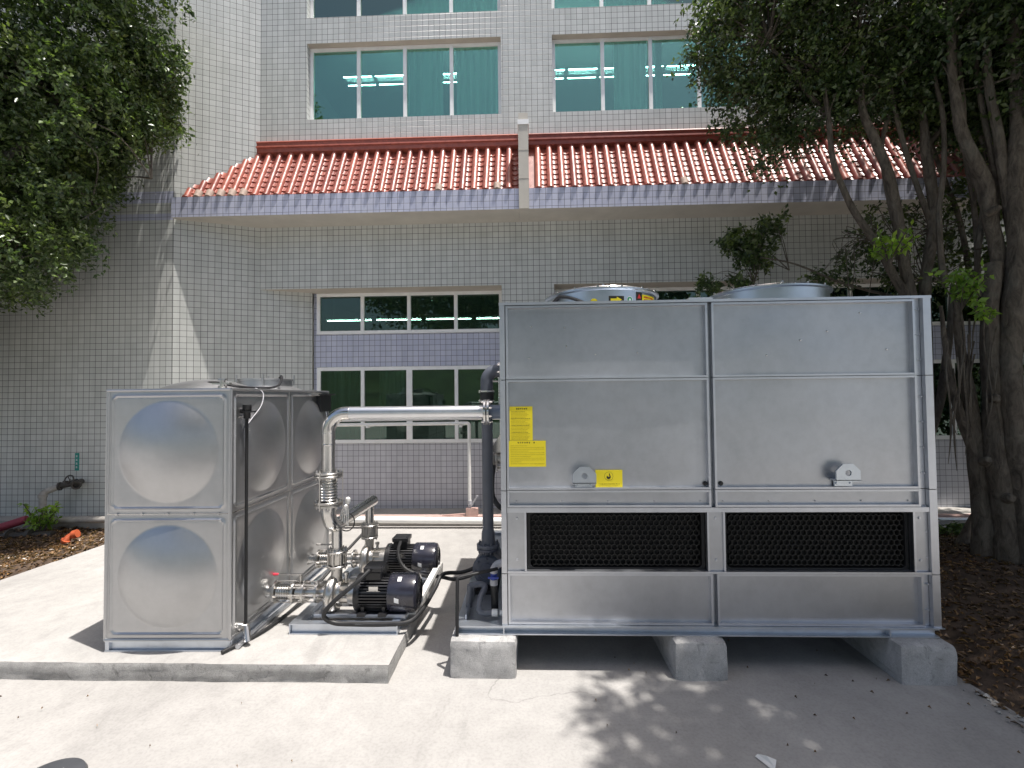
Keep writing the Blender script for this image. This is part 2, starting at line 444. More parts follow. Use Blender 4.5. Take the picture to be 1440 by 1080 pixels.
f = [(i * (nz + 1) + k, (i + 1) * (nz + 1) + k, (i + 1) * (nz + 1) + k + 1, i * (nz + 1) + k + 1) for i in range(len(ys) - 1) for k in range(nz)]
mb.add(v, f)
mb.cur = 1
v = [(x, edge(x, SLZ * 9) + .008, SLZ) for x in xs] ; n = len(v)
v += [(x, 5.12, SLZ) for x in xs]
mb.add(v, [(i, i + 1, n + i + 1, n + i) for i in range(n - 1)])
mb.cur = 0
mb.quad((-.937, 5.12, 0), (-5.2, 5.12, 0), (-5.2, 5.12, SLZ), (-.937, 5.12, SLZ))
mb.quad((-5.2, 5.12, 0), (-5.2, 3.142, 0), (-5.2, 3.15, SLZ), (-5.2, 5.12, SLZ))
tag(mb.build("concrete_slab", ['side', 'slab'], angle=50), kind='structure')
# paving left behind the slab, level with it
mb = MB(); mb.box(-5.2, -2.6, 5.123, 6.35, 0, SLZ - .004); tag(mb.build("pavement", 'slab', smooth=False), kind='structure')
# low step of pavement at the far left front
mb = MB(); mb.box(-6.2, -3.72, 2.55, 3.135, 0, .03, .012); 
tag(mb.build("pavement_edge", 'slab'), kind='structure')

# soil beds
def hl(x, y): return SLZ - .01 + .05 * N(x, y, 1.3, 4) + .025 * N(x, y, 5, 8) - .12 * max(0, (x + 5.3) / .16) * (x > -5.3)
grid_terrain("soil_bed", -9.5, -5.18, 3.0, 6.45, 60, 60, hl, 'soil')
def hr(x, y):
    e = min(1, max(0, (x - 2.66) / .5)); e2 = min(1, max(0, (6.6 - y) / .3)); e3 = min(1, max(0, (y - 1.2) / .4))
    m = .22 * math.exp(-((x - 4.5) ** 2 + (y - 4.7) ** 2) / 1.6)
    return -.02 + (.03 + .07 * e + m + .05 * N(x, y, 1.2, 2) + .025 * N(x, y, 6, 5)) * e * e2 * e3
grid_terrain("soil_bed", 2.66, 10, 1.2, 6.7, 90, 70, hr, 'soil')

# ledge along the facade foot
mb = MB(); mb.box(-4.9, 12, 6.98, 7.49, 0, .135); mb.cur = 1; mb.box(-4.9, 12, 6.95, 7.06, .11, .142)
tag(mb.build("ledge", ['ledge', 'pink'], smooth=False), kind='structure')
mb = MB(); mb.box(-10, -5.0, 6.42, 6.69, 0, .225); tag(mb.build("ledge", 'ledge', smooth=False), kind='structure')

# wooded rise far behind the viewpoint (seen in reflections)
def hh(x, y):
    d = (-y - 26) / 30
    return max(-.3, (6.0 + 2.4 * N(x, y, .05, 3) + 1.6 * N(x, y, .18, 6) + 1.0 * N(x, y, .5, 1)) * min(1, max(0, d * 2.2)) - .2)
grid_terrain("hill", -140, 140, -90, -26, 150, 44, hh, 'hill')

# ================================================================== BUILDING
YF, YW, YC = 7.136, 7.49, 6.70
bld = thing("office_building", "grey tiled building with lavender bands and teal glazed window rows behind the machines", "building", (0, YF, 0))
def b_build(mb, name, mats, **kw):
    o = mb.build(name, mats, **kw); o.parent = bld; o.matrix_parent_inverse = Matrix.Translation((0, -YF, 0)); return o

def wall_xz(mb, x0, x1, z0, z1, y, holes=()):
    xs = sorted({x0, x1, *[h[i] for h in holes for i in (0, 1) if x0 < h[i] < x1]}); zs = sorted({z0, z1, *[h[i] for h in holes for i in (2, 3) if z0 < h[i] < z1]})
    for a, b in zip(xs, xs[1:]):
        for c, d in zip(zs, zs[1:]):
            mx, mz = (a + b) / 2, (c + d) / 2
            if any(h[0] < mx < h[1] and h[2] < mz < h[3] for h in holes): continue
            mb.quad((a, y, c), (b, y, c), (b, y, d), (a, y, d), [(a, c), (b, c), (b, d), (a, d)])
def reveal(mb, x0, x1, z0, z1, y0, y1, sides='lrtb'):
    if 'l' in sides: mb.quad((x0, y0, z0), (x0, y1, z0), (x0, y1, z1), (x0, y0, z1), [(y0, z0), (y1, z0), (y1, z1), (y0, z1)])
    if 'r' in sides: mb.quad((x1, y1, z0), (x1, y0, z0), (x1, y0, z1), (x1, y1, z1), [(y1, z0), (y0, z0), (y0, z1), (y1, z1)])
    if 't' in sides: mb.quad((x0, y0, z1), (x1, y0, z1), (x1, y1, z1), (x0, y1, z1), [(x0, y0), (x1, y0), (x1, y1), (x0, y1)])
    if 'b' in sides: mb.quad((x0, y0, z0), (x0, y1, z0), (x1, y1, z0), (x1, y0, z0), [(x0, y0), (x0, y1), (x1, y1), (x1, y0)])

XOB = -4.09                       # where the slanting wall meets the main face
def yob(x): return YF + .425 * (x - XOB)
BAYS = [(-3.36 + 3.765 * k, -.372 + 3.765 * k) for k in range(4)]
ROWS = [(6.14, 7.33), (7.735, 8.95)]
ZTOP = 10.4
RZ = 3.532                        # soffit of the ground floor recess
XL_REC = [XOB, .39, .39 + 3.765, .39 + 7.53]
XR_REC = [-.395, 3.37, 3.37 + 3.765, 12]
holes = [(a, b, c, d) for a, b in BAYS for c, d in ROWS] + [(a, b, -1, RZ) for a, b in zip(XL_REC, XR_REC)]
mb = MB(); wall_xz(mb, XOB, 12, 0, ZTOP, YF, holes)
for a, b in BAYS:
    for c, d in ROWS: reveal(mb, a, b, c, d, YF, YF + .16, 'lrb')
for a, b in zip(XL_REC[1:], XR_REC[1:]): reveal(mb, a, b, 0, RZ, YF, YW, 'l')
for a, b in zip(XL_REC[:3], XR_REC[:3]): reveal(mb, a, b, 0, RZ, YF, YW, 'r')
b_build(mb, "facade_wall", 'tile', smooth=False)
# slanting wall (goes on behind the main face below the soffit)
mb = MB()
xa, xb = -5.115, -3.385
L = math.hypot(1, .425)
def ob(a, b, z0, z1): mb.quad((a, yob(a), z0), (b, yob(b), z0), (b, yob(b), z1), (a, yob(a), z1), [(a * L, z0), (b * L, z0), (b * L, z1), (a * L, z1)])
ob(xa, XOB, 0, ZTOP); ob(XOB, xb - .02, 0, RZ)
b_build(mb, "slanting_wall", 'tile', smooth=False)
# left wing wall with two lavender bands
yl = yob(xa)
mb = MB(); 
for z0, z1, c in ((0, 4.47, 0), (4.47, 4.565, 1), (4.565, 4.72, 0), (4.72, 4.89, 1), (4.89, ZTOP, 0)):
    mb.cur = c; wall_xz(mb, -13, xa, z0, z1, yl)
b_build(mb, "wing_wall", ['tile', 'lav'], smooth=False)
# soffits
mb = MB(); mb.poly([(XOB, YF, RZ), (XR_REC[0], YF, RZ), (XR_REC[0], YW, RZ), (xb - .02, YW, RZ)]); b_build(mb, "soffit", 'beige', smooth=False)
for a, b in zip(XL_REC[1:], XR_REC[1:]):
    mb = MB(); mb.quad((a, YF, RZ), (b, YF, RZ), (b, YW, RZ), (a, YW, RZ)); b_build(mb, "soffit", 'beige', smooth=False)
for a, b in BAYS:
    for c, d in ROWS: mb = MB(); mb.quad((a, YF, d), (b, YF, d), (b, YF + .16, d), (a, YF + .16, d)); b_build(mb, "window_head", 'beige', smooth=False)
# recess back wall
mb = MB()
wh = []
for a, b in zip(XL_REC, XR_REC):
    wl = max(a, xb) + .03 if a == XOB else a + .03
    wh += [(wl, b - .0, 1.15, 2.36), (wl, b - .0, 2.875, RZ)]
mb.cur = 0
for a, b in zip(XL_REC, XR_REC):
    a2 = xb - .02 if a == XOB else a
    mb.cur = 1; wall_xz(mb, a2, b, .05, 1.15, YW, wh); mb.cur = 0; wall_xz(mb, a2, b, 1.15, RZ, YW, wh)
b_build(mb, "recess_wall", ['lav', 'lav2'], smooth=False)

# windows
def window(x0, x1, z0, z1, y, mul, glass, fw=.05, lab=None, thick=()):
    w = MB()
    d = .06
    w.box(x0, x1, y, y + d, z0, z0 + fw); w.box(x0, x1, y, y + d, z1 - fw, z1)
    w.box(x0, x0 + fw, y, y + d, z0 + fw, z1 - fw); w.box(x1 - fw, x1, y, y + d, z0 + fw, z1 - fw)
    o = b_build(w, "window", 'frame', smooth=False)
    edges = [x0 + fw] ; 
    for i, m_ in enumerate(mul):
        hw = .045 if i in thick else .027
        mm = MB(); mm.box(m_ - hw, m_ + hw, y - .004, y + d - .006, z0 + fw, z1 - fw)
        c = mm.build("mullion", 'frame', smooth=False); c.parent = o
        edges += [m_ - hw, m_ + hw]
    edges.append(x1 - fw)
    for a, b in zip(edges[::2], edges[1::2]):
        g = MB(); t = random.uniform(-.004, .004); t2 = random.uniform(-.003, .003)
        g.box(0, b - a + .004, -.002, .002, 0, z1 - z0 - 2 * fw + .004)
        c = g.build("pane", glass, loc=(a - .002, y + .03, z0 + fw - .002), smooth=False); c.parent = o
        c.rotation_euler = (t, 0, t2)
    return o
for a, b in BAYS:
    for c, d in ROWS:
        n = 4; xs_ = [a + .045 + (b - a - .09) * i / n for i in range(1, n)]
        window(a + .005, b - .005, c + .005, d - .005, YF + .10, xs_, 'glass_u', .045)
for a, b in zip(XL_REC, XR_REC):
    wl = (xb if a == XOB else a) + .02
    n = 4; xs_ = [wl + (b - wl) * i / n for i in range(1, n)]
    window(wl + .012, b - .012, 2.88, RZ - .005, YW - .02, xs_, 'glass_l', .05)
    window(wl + .012, b - .012, 1.155, 2.355, YW - .015, xs_, 'glass_l', .055, thick=(1,))
# rooms behind the glass
mb = MB()
for z0, z1 in ((.1, 4.3), (4.5, 9.4)):
    mb.quad((-5, 14, z0), (12, 14, z0), (12, 14, z1), (-5, 14, z1)); mb.quad((-5, YF + .42, z0), (12, YF + .42, z0), (12, 14, z0), (-5, 14, z0))
    mb.quad((-5, YF + .42, z1), (-5, 14, z1), (12, 14, z1), (12, YF + .42, z1)); mb.quad((-5, YF + .42, z0), (-5, 14, z0), (-5, 14, z1), (-5, YF + .42, z1))
    mb.quad((12, 14, z0), (12, YF + .42, z0), (12, YF + .42, z1), (12, 14, z1))
b_build(mb, "room_wall", 'room', smooth=False)
mb = MB(); mb.box(-13, 12.2, YF + .02, 14.3, ZTOP, ZTOP + .25); b_build(mb, "roof", 'plaster', smooth=False)
mb = MB(); mb.quad((12, YF, 0), (12, 14.3, 0), (12, 14.3, ZTOP), (12, YF, ZTOP), [(0, 0), (7, 0), (7, ZTOP), (0, ZTOP)])
mb.quad((12, 14.3, 0), (-13, 14.3, 0), (-13, 14.3, ZTOP), (12, 14.3, ZTOP), [(0, 0), (25, 0), (25, ZTOP), (0, ZTOP)])
mb.quad((-13, 14.3, 0), (-13, yl, 0), (-13, yl, ZTOP), (-13, 14.3, ZTOP), [(0, 0), (7, 0), (7, ZTOP), (0, ZTOP)])
b_build(mb, "outer_wall", 'tile', smooth=False)

# curtains (hang inside)
def curtain(x0, x1, z0, z1, y, lab):
    mb = MB(); n = 90; v = []
    for i in range(n + 1):
        t = i / n; x = x0 + (x1 - x0) * t
        yy = y + .030 * math.sin(t * (x1 - x0) * 62 + 1.2 * math.sin(t * 7)) + .012 * math.sin(t * 40)
        v += [(x, yy, z0), (x + .01 * math.sin(i), yy * 1 + .003, z1)]
    mb.add(v, [(2 * i, 2 * i + 2, 2 * i + 3, 2 * i + 1) for i in range(n)])
    mb.quad((x0, y + .06, z1), (x1, y + .06, z1), (x1, y + .06, z1 + .03), (x0, y + .06, z1 + .03))
    return tag(mb.build("curtain", 'curtain', angle=180), lab, "curtain", "curtains behind the windows")
k = 3.765
curtain(-1.86, -1.29, 6.1, 7.36, YF + .21, "pale curtain drawn over most of the third pane left of the post")
curtain(-1.08, -.42, 6.1, 7.36, YF + .21, "pale curtain filling the last pane just left of the post")
curtain(1.36, 1.86, 6.1, 7.36, YF + .21, "narrow pale curtain in the second pane right of the post")
curtain(2.0, 2.1, 6.1, 7.36, YF + .21, "thin strip of curtain in the pane beside the leaves of the right tree")
curtain(-1.84, -.42, 7.6, 9.0, YF + .21, "pale curtain in the topmost window row above the post's left side")
curtain(1.25, 2.4, 7.6, 9.0, YF + .21, "pale curtain in the topmost window row above the post's right side")
curtain(-3.3, -2.75, 1.0, 2.45, YW + .25, "dim green curtain behind the ground floor window beside the tank")
curtain(-2.45, -2.05, 1.0, 2.45, YW + .28, "dim green curtain behind the ground floor window above the curved steel pipe")

# fluorescent lamps
def lampfix(x0, x1, y, z, twin, lab, grp):
    t = thing("ceiling_lamp", lab, "ceiling lamp", ((x0 + x1) / 2, y, z), grp)
    h = (x1 - x0) / 2
    b = MB(); b.box(-h, h, -.05, .05, .05, .075)
    if not twin:
      for s_ in (-1, 1): b.cyl((s_ * h * .7, 0, .09), (s_ * h * .7, 0, .62 if z < 5 else .8), .006, 6)
    b.build("lamp_housing", 'frame', t)
    for yy, dz in (((-.13, 0), (.13, .0)) if twin else ((0, 0),)):
        q = MB(); q.cyl((-h, yy, .028 + dz), (h, yy, .028 + dz), .0065, 8); q.build("lamp_tube", 'lamp', t)
ORD = "first second third fourth fifth sixth seventh eighth ninth tenth eleventh twelfth".split()
for i in range(11):
    x = -3.66 + .645 * i
    lampfix(x, x + .56, 9.5, 8.30, True, "glowing twin tube lamp, %s from the left in the upper room behind the window row" % ORD[i], "lamps in the upper room")
for i in range(7):
    x = -4.05 + 1.005 * i
    lampfix(x, x + .90, 9.5, 3.40, False, "single tube lamp, %s from the left behind the low window strip under the canopy" % ORD[i], "lamps in the ground floor room")

# ------------------------------------------------------------------ canopies with glazed tiles
ZE, YE = 4.778, 6.664            # eaves line of the tiles
ZR, YR = 5.60, 7.09              # their top under the ridge
ex = Vector((1, 0, 0)); es = Vector((0, YR - YE, ZR - ZE)); SLEN = es.length; es.normalize(); en = Vector((0, -es.z, es.y))
ROT = Matrix((( 1, 0, 0), (0, es.y, en.y), (0, es.z, en.z))).to_euler()    # local y up the slope, local z outward
PITCHX = .166
# pan tile (local: x across, y up slope, z out), slightly dished, with a lower lip
mb = MB(); v = []; n = 8; ln = .125
for j, (yy, zz) in enumerate(((0, .0), (0, .018), (ln, .0))):
    for i in range(n + 1):
        t = i / n * 2 - 1; v.append((t * .060, yy - (.010 * (1 - t * t) if j < 2 else 0), zz - .020 * (1 - t * t)))
f = [(j * (n + 1) + i, j * (n + 1) + i + 1, (j + 1) * (n + 1) + i + 1, (j + 1) * (n + 1) + i) for j in range(2) for i in range(n)]
mb.add(v, f); pan0 = mb.build("pan_tile", 'glaze', angle=40)
# pointed drip tile at the eaves
mb = MB(); out = [(-.060, .012), (-.052, -.012), (-.03, -.040), (0, -.068), (.03, -.040), (.052, -.012), (.060, .012)]
mb.poly([(a, -.012, b) for a, b in out]); mb.poly([(a, .004, b) for a, b in out[::-1]])
for (a, b), (c, d) in zip(out, out[1:] + out[:1]): mb.quad((a, -.012, b), (a, .004, b), (c, .004, d), (c, -.012, d))
drip0 = mb.build("drip_tile", 'glaze', smooth=False)

def canopy(x0, x1, lab, xs_ribs, clip):
    t = thing("tiled_canopy", lab, "canopy", ((x0 + x1) / 2, YF, 4.5))
    inv = Matrix.Translation((-(x0 + x1) / 2, -YF, -4.5))
    def put(o): o.parent = t; o.matrix_parent_inverse = inv; return o
    # fascia, soffit and the slope under the tiles
    m_ = MB()
    zb, zt, yf = 4.480, 4.770, 6.634
    m_.quad((x0, yf, zb), (x1, yf, zb), (x1, yf, zt), (x0, yf, zt), [(x0, zb), (x1, zb), (x1, zt), (x0, zt)])
    if not clip: m_.quad((x1, yf, zb), (x1, YF, zb), (x1, YF, zt), (x1, yf, zt), [(yf, zb), (YF, zb), (YF, zt), (yf, zt)])
    put(m_.build("fascia", 'lav', smooth=False))
    m_ = MB()
    if clip: m_.poly([(x0, yf, zb), (x1, yf, zb), (x1, YF, zb), (XOB, YF, zb), (x0 + .02, yob(x0 + .02), zb)])
    else: m_.quad((x0, yf, zb), (x1, yf, zb), (x1, YF, zb), (x0, YF, zb))
    put(m_.build("soffit", 'plaster', smooth=False))
    m_ = MB(); a = Vector((0, YE, ZE)) - en * .035; b = Vector((0, YR, ZR)) - en * .035
    xx = XOB if clip else x0
    m_.quad((xx, a.y, a.z), (x1, a.y, a.z), (x1, b.y, b.z), (xx, b.y, b.z))
    if clip: m_.poly([(x0 + .05, a.y, a.z), (XOB, a.y, a.z), (XOB, b.y, b.z)])
    put(m_.build("roof_bed", 'glaze', smooth=False))
    # ridge
    r = MB(); rx0 = XOB + .005 if clip else x0
    prof = [(YF - .002, 5.755), (7.03, 5.765), (7.015, 5.745), (7.03, 5.735), (7.035, 5.70), (7.015, 5.69), (7.012, 5.665), (7.035, 5.655), (7.04, 5.60), (YF - .002, 5.57)]
    nn = len(prof); vv = [(rx0, y_, z_) for y_, z_ in prof] + [(x1, y_, z_) for y_, z_ in prof]
    r.add(vv, [(i, nn + i, nn + (i + 1) % nn, (i + 1) % nn) for i in range(nn)] + [tuple(range(nn)), tuple(range(2 * nn - 1, nn - 1, -1))])
    put(r.build("ridge", 'glaze', smooth=False))
    ribsrc = {}
    for i, xr in enumerate(xs_ribs):
        top = SLEN
        if clip and xr < XOB + .05: top = max(.12, min(SLEN, (yob(xr) - .045 - YE) / es.y * 1.0))
        key = round(top, 2)
        base = Vector((xr, YE, ZE))
        if key not in ribsrc:
            q = MB(); npc = max(1, round(key / .22)); n_ = 9
            pv = []
            for p_ in range(npc):
                y0 = -.01 + key * p_ / npc; y1 = -.01 + key * (p_ + 1) / npc
                for yy, rr in ((y0, .0465), (y0 + .01, .0472), (y1 - .012, .0462), (y1, .0457)): pv.append((yy, rr))
            vv = []
            for yy, rr in pv:
                for a_ in range(n_): 
                    th = math.pi * a_ / (n_ - 1); vv.append((rr * math.cos(th), yy, -.012 + rr * 1.05 * math.sin(th)))
            ff = [(a_ + b_ * n_, a_ + (b_ + 1) * n_, a_ + 1 + (b_ + 1) * n_, a_ + 1 + b_ * n_) for b_ in range(len(pv) - 1) for a_ in range(n_ - 1)]
            q.add(vv, ff)
            q.cyl((0, -.018, .004), (0, -.008, .004), .049, 14)
            o = q.build("cover_tile", 'glaze', angle=50); ribsrc[key] = o; put(o)
        else:
            o = ribsrc[key].copy(); COL.objects.link(o); put(o)
        o.matrix_basis = Matrix.Translation(base) @ ROT.to_matrix().to_4x4() @ Matrix.Rotation(R(random.uniform(-.5, .5)), 4, 'Z')
        o.parent = t; o.matrix_parent_inverse = inv
        if i in ((1, 2, 3, 4, 5, 22, 27) if clip else (12, )):
            q = MB(); n_ = 10
            q.tube([(0, -.02, .002), (0, .10, .002)], .0525, 12); e_ = q.build("weathered_end", 'oldtile'); e_.parent = o
        # pan column to the right of the rib
        xp = xr + PITCHX / 2
        if xp > x1 + .02: continue
        tp = SLEN if not (clip and xp < XOB) else max(.12, (yob(xp) - .03 - YE) / es.y)
        d_ = drip0.copy(); COL.objects.link(d_); d_.parent = t; d_.matrix_parent_inverse = inv
        d_.matrix_basis = Matrix.Translation((xp, YE - .012, ZE - .012))
        kk = 0
        while kk * .108 + .10 < tp + .03:
            p_ = pan0.copy(); COL.objects.link(p_); p_.parent = t; p_.matrix_parent_inverse = inv
            c_ = base + Vector((PITCHX / 2, 0, 0)) + es * (kk * .108 - .005) - en * .010
            p_.matrix_basis = Matrix.Translation(c_) @ ROT.to_matrix().to_4x4() @ Matrix.Rotation(R(random.uniform(-1.2, 1.2)), 4, 'Z') @ Matrix.Rotation(R(random.uniform(-1.5, 1.5)), 4, 'Y')
            kk += 1
    return t
XP0, XP1 = -.112, .028           # post between the two canopies
canopy(-5.10, XP0 - .002, "red tiled canopy left of the grey post, its end cut by the slanting wall", [-4.90 + PITCHX * i for i in range(29)], True)
canopy(XP1 + .002, 6.36, "red glazed tile canopy right of the grey post, partly behind the right trees", [XP1 + .135 + .1685 * i for i in range(37)], False)
bpy.data.objects.remove(pan0); bpy.data.objects.remove(drip0)
mb = MB(); mb.box(XP0, XP1, 6.61, YF - .002, 4.478, 5.66)
for zz in (4.9, 5.3): mb.box(XP0 - .002, XP1 + .002, 6.607, YF - .002, zz, zz + .004)
mb.cur = 1; mb.box(XP0 - .008, XP1 + .008, 6.60, YF - .002, 5.662, 5.73); mb.cur = 0; mb.box(XP0 + .004, XP1 - .004, 6.614, YF - .002, 5.732, 5.83)
o = mb.build("canopy_post", ['plaster', 'frame'], smooth=False); tag(o, "light grey upright post dividing the two red tiled canopies", "post")

# ================================================================== COOLING TOWER
TX0, TX1, TY0, TY1 = -.2, 2.69, 3.30, 5.30
TZ0, TZ1 = .306, 2.50
tw = thing("cooling_tower", "large galvanised sheet steel cooling tower with two fan rings and black honeycomb air inlets", "cooling tower", (TX0, TY0, TZ0))
def tb(mb, name, mats, **kw):
    o = mb.build(name, mats, **kw); o.parent = tw; o.matrix_parent_inverse = Matrix.Translation((-TX0, -TY0, -TZ0)); return o
def panel(x0, x1, z0, z1, dep=.034, wav=.0032, seed=0, lips='lrtb', lw=.014, name="side_panel"):
    m_ = MB(); nx = max(4, int((x1 - x0) / .08)); nz_ = max(3, int((z1 - z0) / .08)); v = []
    for j in range(nz_ + 1):
        for i in range(nx + 1):
            x = x0 + (x1 - x0) * i / nx; z = z0 + (z1 - z0) * j / nz_
            ed = min(1, min(i, nx - i) / 2) * min(1, min(j, nz_ - j) / 2)
            v.append((x, TY0 + dep + wav * ed * (N(x, z, 2.2, seed + 1) * 1.6 + .6 * N(x, z, 5, seed)), z))
    m_.add(v, [(j * (nx + 1) + i, j * (nx + 1) + i + 1, (j + 1) * (nx + 1) + i + 1, (j + 1) * (nx + 1) + i) for j in range(nz_) for i in range(nx)])
    m_.cur = 1; y0 = TY0; y1 = TY0 + dep + .006
    if 'l' in lips: m_.box(x0, x0 + lw, y0, y1, z0, z1)
    if 'r' in lips: m_.box(x1 - lw, x1, y0, y1, z0, z1)
    if 't' in lips: m_.box(x0 + lw, x1 - lw, y0 + .001, y1, z1 - lw, z1)
    if 'b' in lips: m_.box(x0 + lw, x1 - lw, y0 + .001, y1, z0, z0 + lw)
    # small screws along the lower edge
    m_.cur = 2
    for q in range(5 if z1 - z0 < .15 else 0):
        x = x0 + .06 + (x1 - x0 - .12) * q / 4
        m_.lathe([(0, .006), (.006, .005), (.008, .002)], (x, TY0 + dep - .002, z0 + .035), (0, -1, 0), 8)
    return tb(m_, name, ['steel', 'lip', 'chrome'])
CX0, CX1, CXM = TX0 + .04, TX1 - .10, 1.243
rows = [(1.974, 2.482), (1.217, 1.970), (1.098, 1.213), (.312, .652)]
for j, (z0, z1) in enumerate(rows):
    panel(CX0 + .002, CXM - .026, z0, z1, seed=j * 3 + 1); panel(CXM + .002, CX1 - .002, z0, z1, seed=j * 3 + 2)
# loose rivets / scuffs on the upper panels
m_ = MB()
for x, z in ((.02, 2.34), (.25, 2.33), (.26, 2.2), (.46, 2.14), (.75, 2.15), (.72, 2.31), (1.85, 2.22), (2.03, 2.28), (2.42, 2.15), (1.62, 2.12), (2.25, 2.40), (.0, 2.12)):
    m_.lathe([(0, .006), (.004, .005), (.005, .002)], (x, TY0 + .032, z), (0, -1, 0), 8)
tb(m_, "rivets", 'chrome')
m_ = MB()
for x in (CXM - .055, CXM + .05):
    m_.lathe([(0, .016), (.004, .016), (.005, .009), (.016, .008)], (x, TY0 + .030, 1.252), (0, -1, 0), 14)
tb(m_, "corner_bolts", 'blackp')
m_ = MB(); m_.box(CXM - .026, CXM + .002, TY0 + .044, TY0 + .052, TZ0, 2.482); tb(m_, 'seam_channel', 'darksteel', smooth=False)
# corner posts
m_ = MB()
for z0, z1 in ((1.972, 2.5), (1.215, 1.970), (.655, 1.213), (TZ0 + .004, .653)):
    m_.box(TX0, CX0 - .004, TY0 - .004, TY0 + .05, z0, z1 - .003)
tb(m_, "corner_post", 'lip', smooth=False)
m_ = MB()
for z0, z1 in ((1.972, 2.5), (1.215, 1.970), (.655, 1.213), (TZ0 + .004, .653)):
    m_.box(TX1 - .050, TX1, TY0 - .004, TY0 + .06, z0, z1 - .003); m_.box(CX1 + .002, TX1 - .052, TY0 + .028, TY0 + .05, z0, z1 - .003)
    zz = z0 + .10
    while zz < z1 - .05:
        m_.box(CX1 + .02, TX1 - .052, TY0 + .020, TY0 + .028, zz, zz + .006); m_.lathe([(0, .007), (.006, .006)], (TX1 - .062, TY0 + .021, zz + .003), (0, -1, 0), 8); zz += .17
tb(m_, "corner_post", 'lip')
# inner box so that nothing shows through; side, back and top sheets
m_ = MB(); m_.box(TX0 + .004, TX1 - .004, TY0 + .16, TY1, 1.075, TZ1 - .02)
m_.box(TX0 + .004, TX1 - .004, TY0 + .16, TY1, TZ0, .66)
m_.box(TX0 + .004, TX0 + .012, TY0 + .05, TY0 + .16, TZ0, TZ1 - .02); m_.box(TX1 - .012, TX1 - .004, TY0 + .062, TY0 + .16, TZ0, TZ1 - .02)
m_.box(TX0 + .004, TX0 + .012, TY0 + .16, TY1, .662, 1.073); m_.box(TX1 - .012, TX1 - .004, TY0 + .16, TY1, .662, 1.073); m_.box(TX0 + .02, TX1 - .02, TY1 - .01, TY1, .662, 1.073)
tb(m_, "casing", 'steel', smooth=False)
m_ = MB(); m_.box(TX0 - .004, TX1 + .004, TY0 - .008, TY1 + .01, TZ1 - .014, TZ1 + .004); m_.box(CXM - .14, CXM + .02, TY0 + .02, TY0 + .2, TZ1 + .006, TZ1 + .022)
for x in (TX0 + .05, CXM, 1.7, 2.3): m_.lathe([(0, .01), (.012, .008)], (x, TY0 + .03, TZ1 + .002), (0, 0, 1), 8)
tb(m_, "top_sheet", 'lip', smooth=False)
# belt rails above and below the air inlets
m_ = MB(); m_.box(CX0, TX1 - .052, TY0 - .002, TY0 + .15, 1.064, 1.095); tb(m_, "belt_rail", 'lip', smooth=False)
m_ = MB(); m_.box(CX0, TX1 - .052, TY0 - .002, TY0 + .15, .654, .668); tb(m_, "belt_rail", 'lip', smooth=False)
# plates beside the inlets
for x0, x1 in ((CX0, -.03), (1.190, 1.303), (2.535, TX1 - .052)):
    m_ = MB(); m_.box(x0, x1, TY0 + .018, TY0 + .03, .669, 1.063)
    m_.cur = 1
    if x0 < 0: m_.box(x1 - .014, x1, TY0 + .002, TY0 + .04, .669, 1.063)
    elif x0 < 2: m_.box(x0 - .003, x0 + .009, TY0 + .002, TY0 + .04, .669, 1.063); m_.box(x1 - .009, x1 + .003, TY0 + .002, TY0 + .04, .669, 1.063)
    else: m_.box(x0, x0 + .014, TY0 + .002, TY0 + .04, .669, 1.063)
    for z in (.74, 1.02): m_.lathe([(0, .010), (.006, .008)], ((x0 + x1) / 2, TY0 + .018, z), (0, -1, 0), 8)
    tb(m_, "inlet_plate", ['steel', 'lip'])
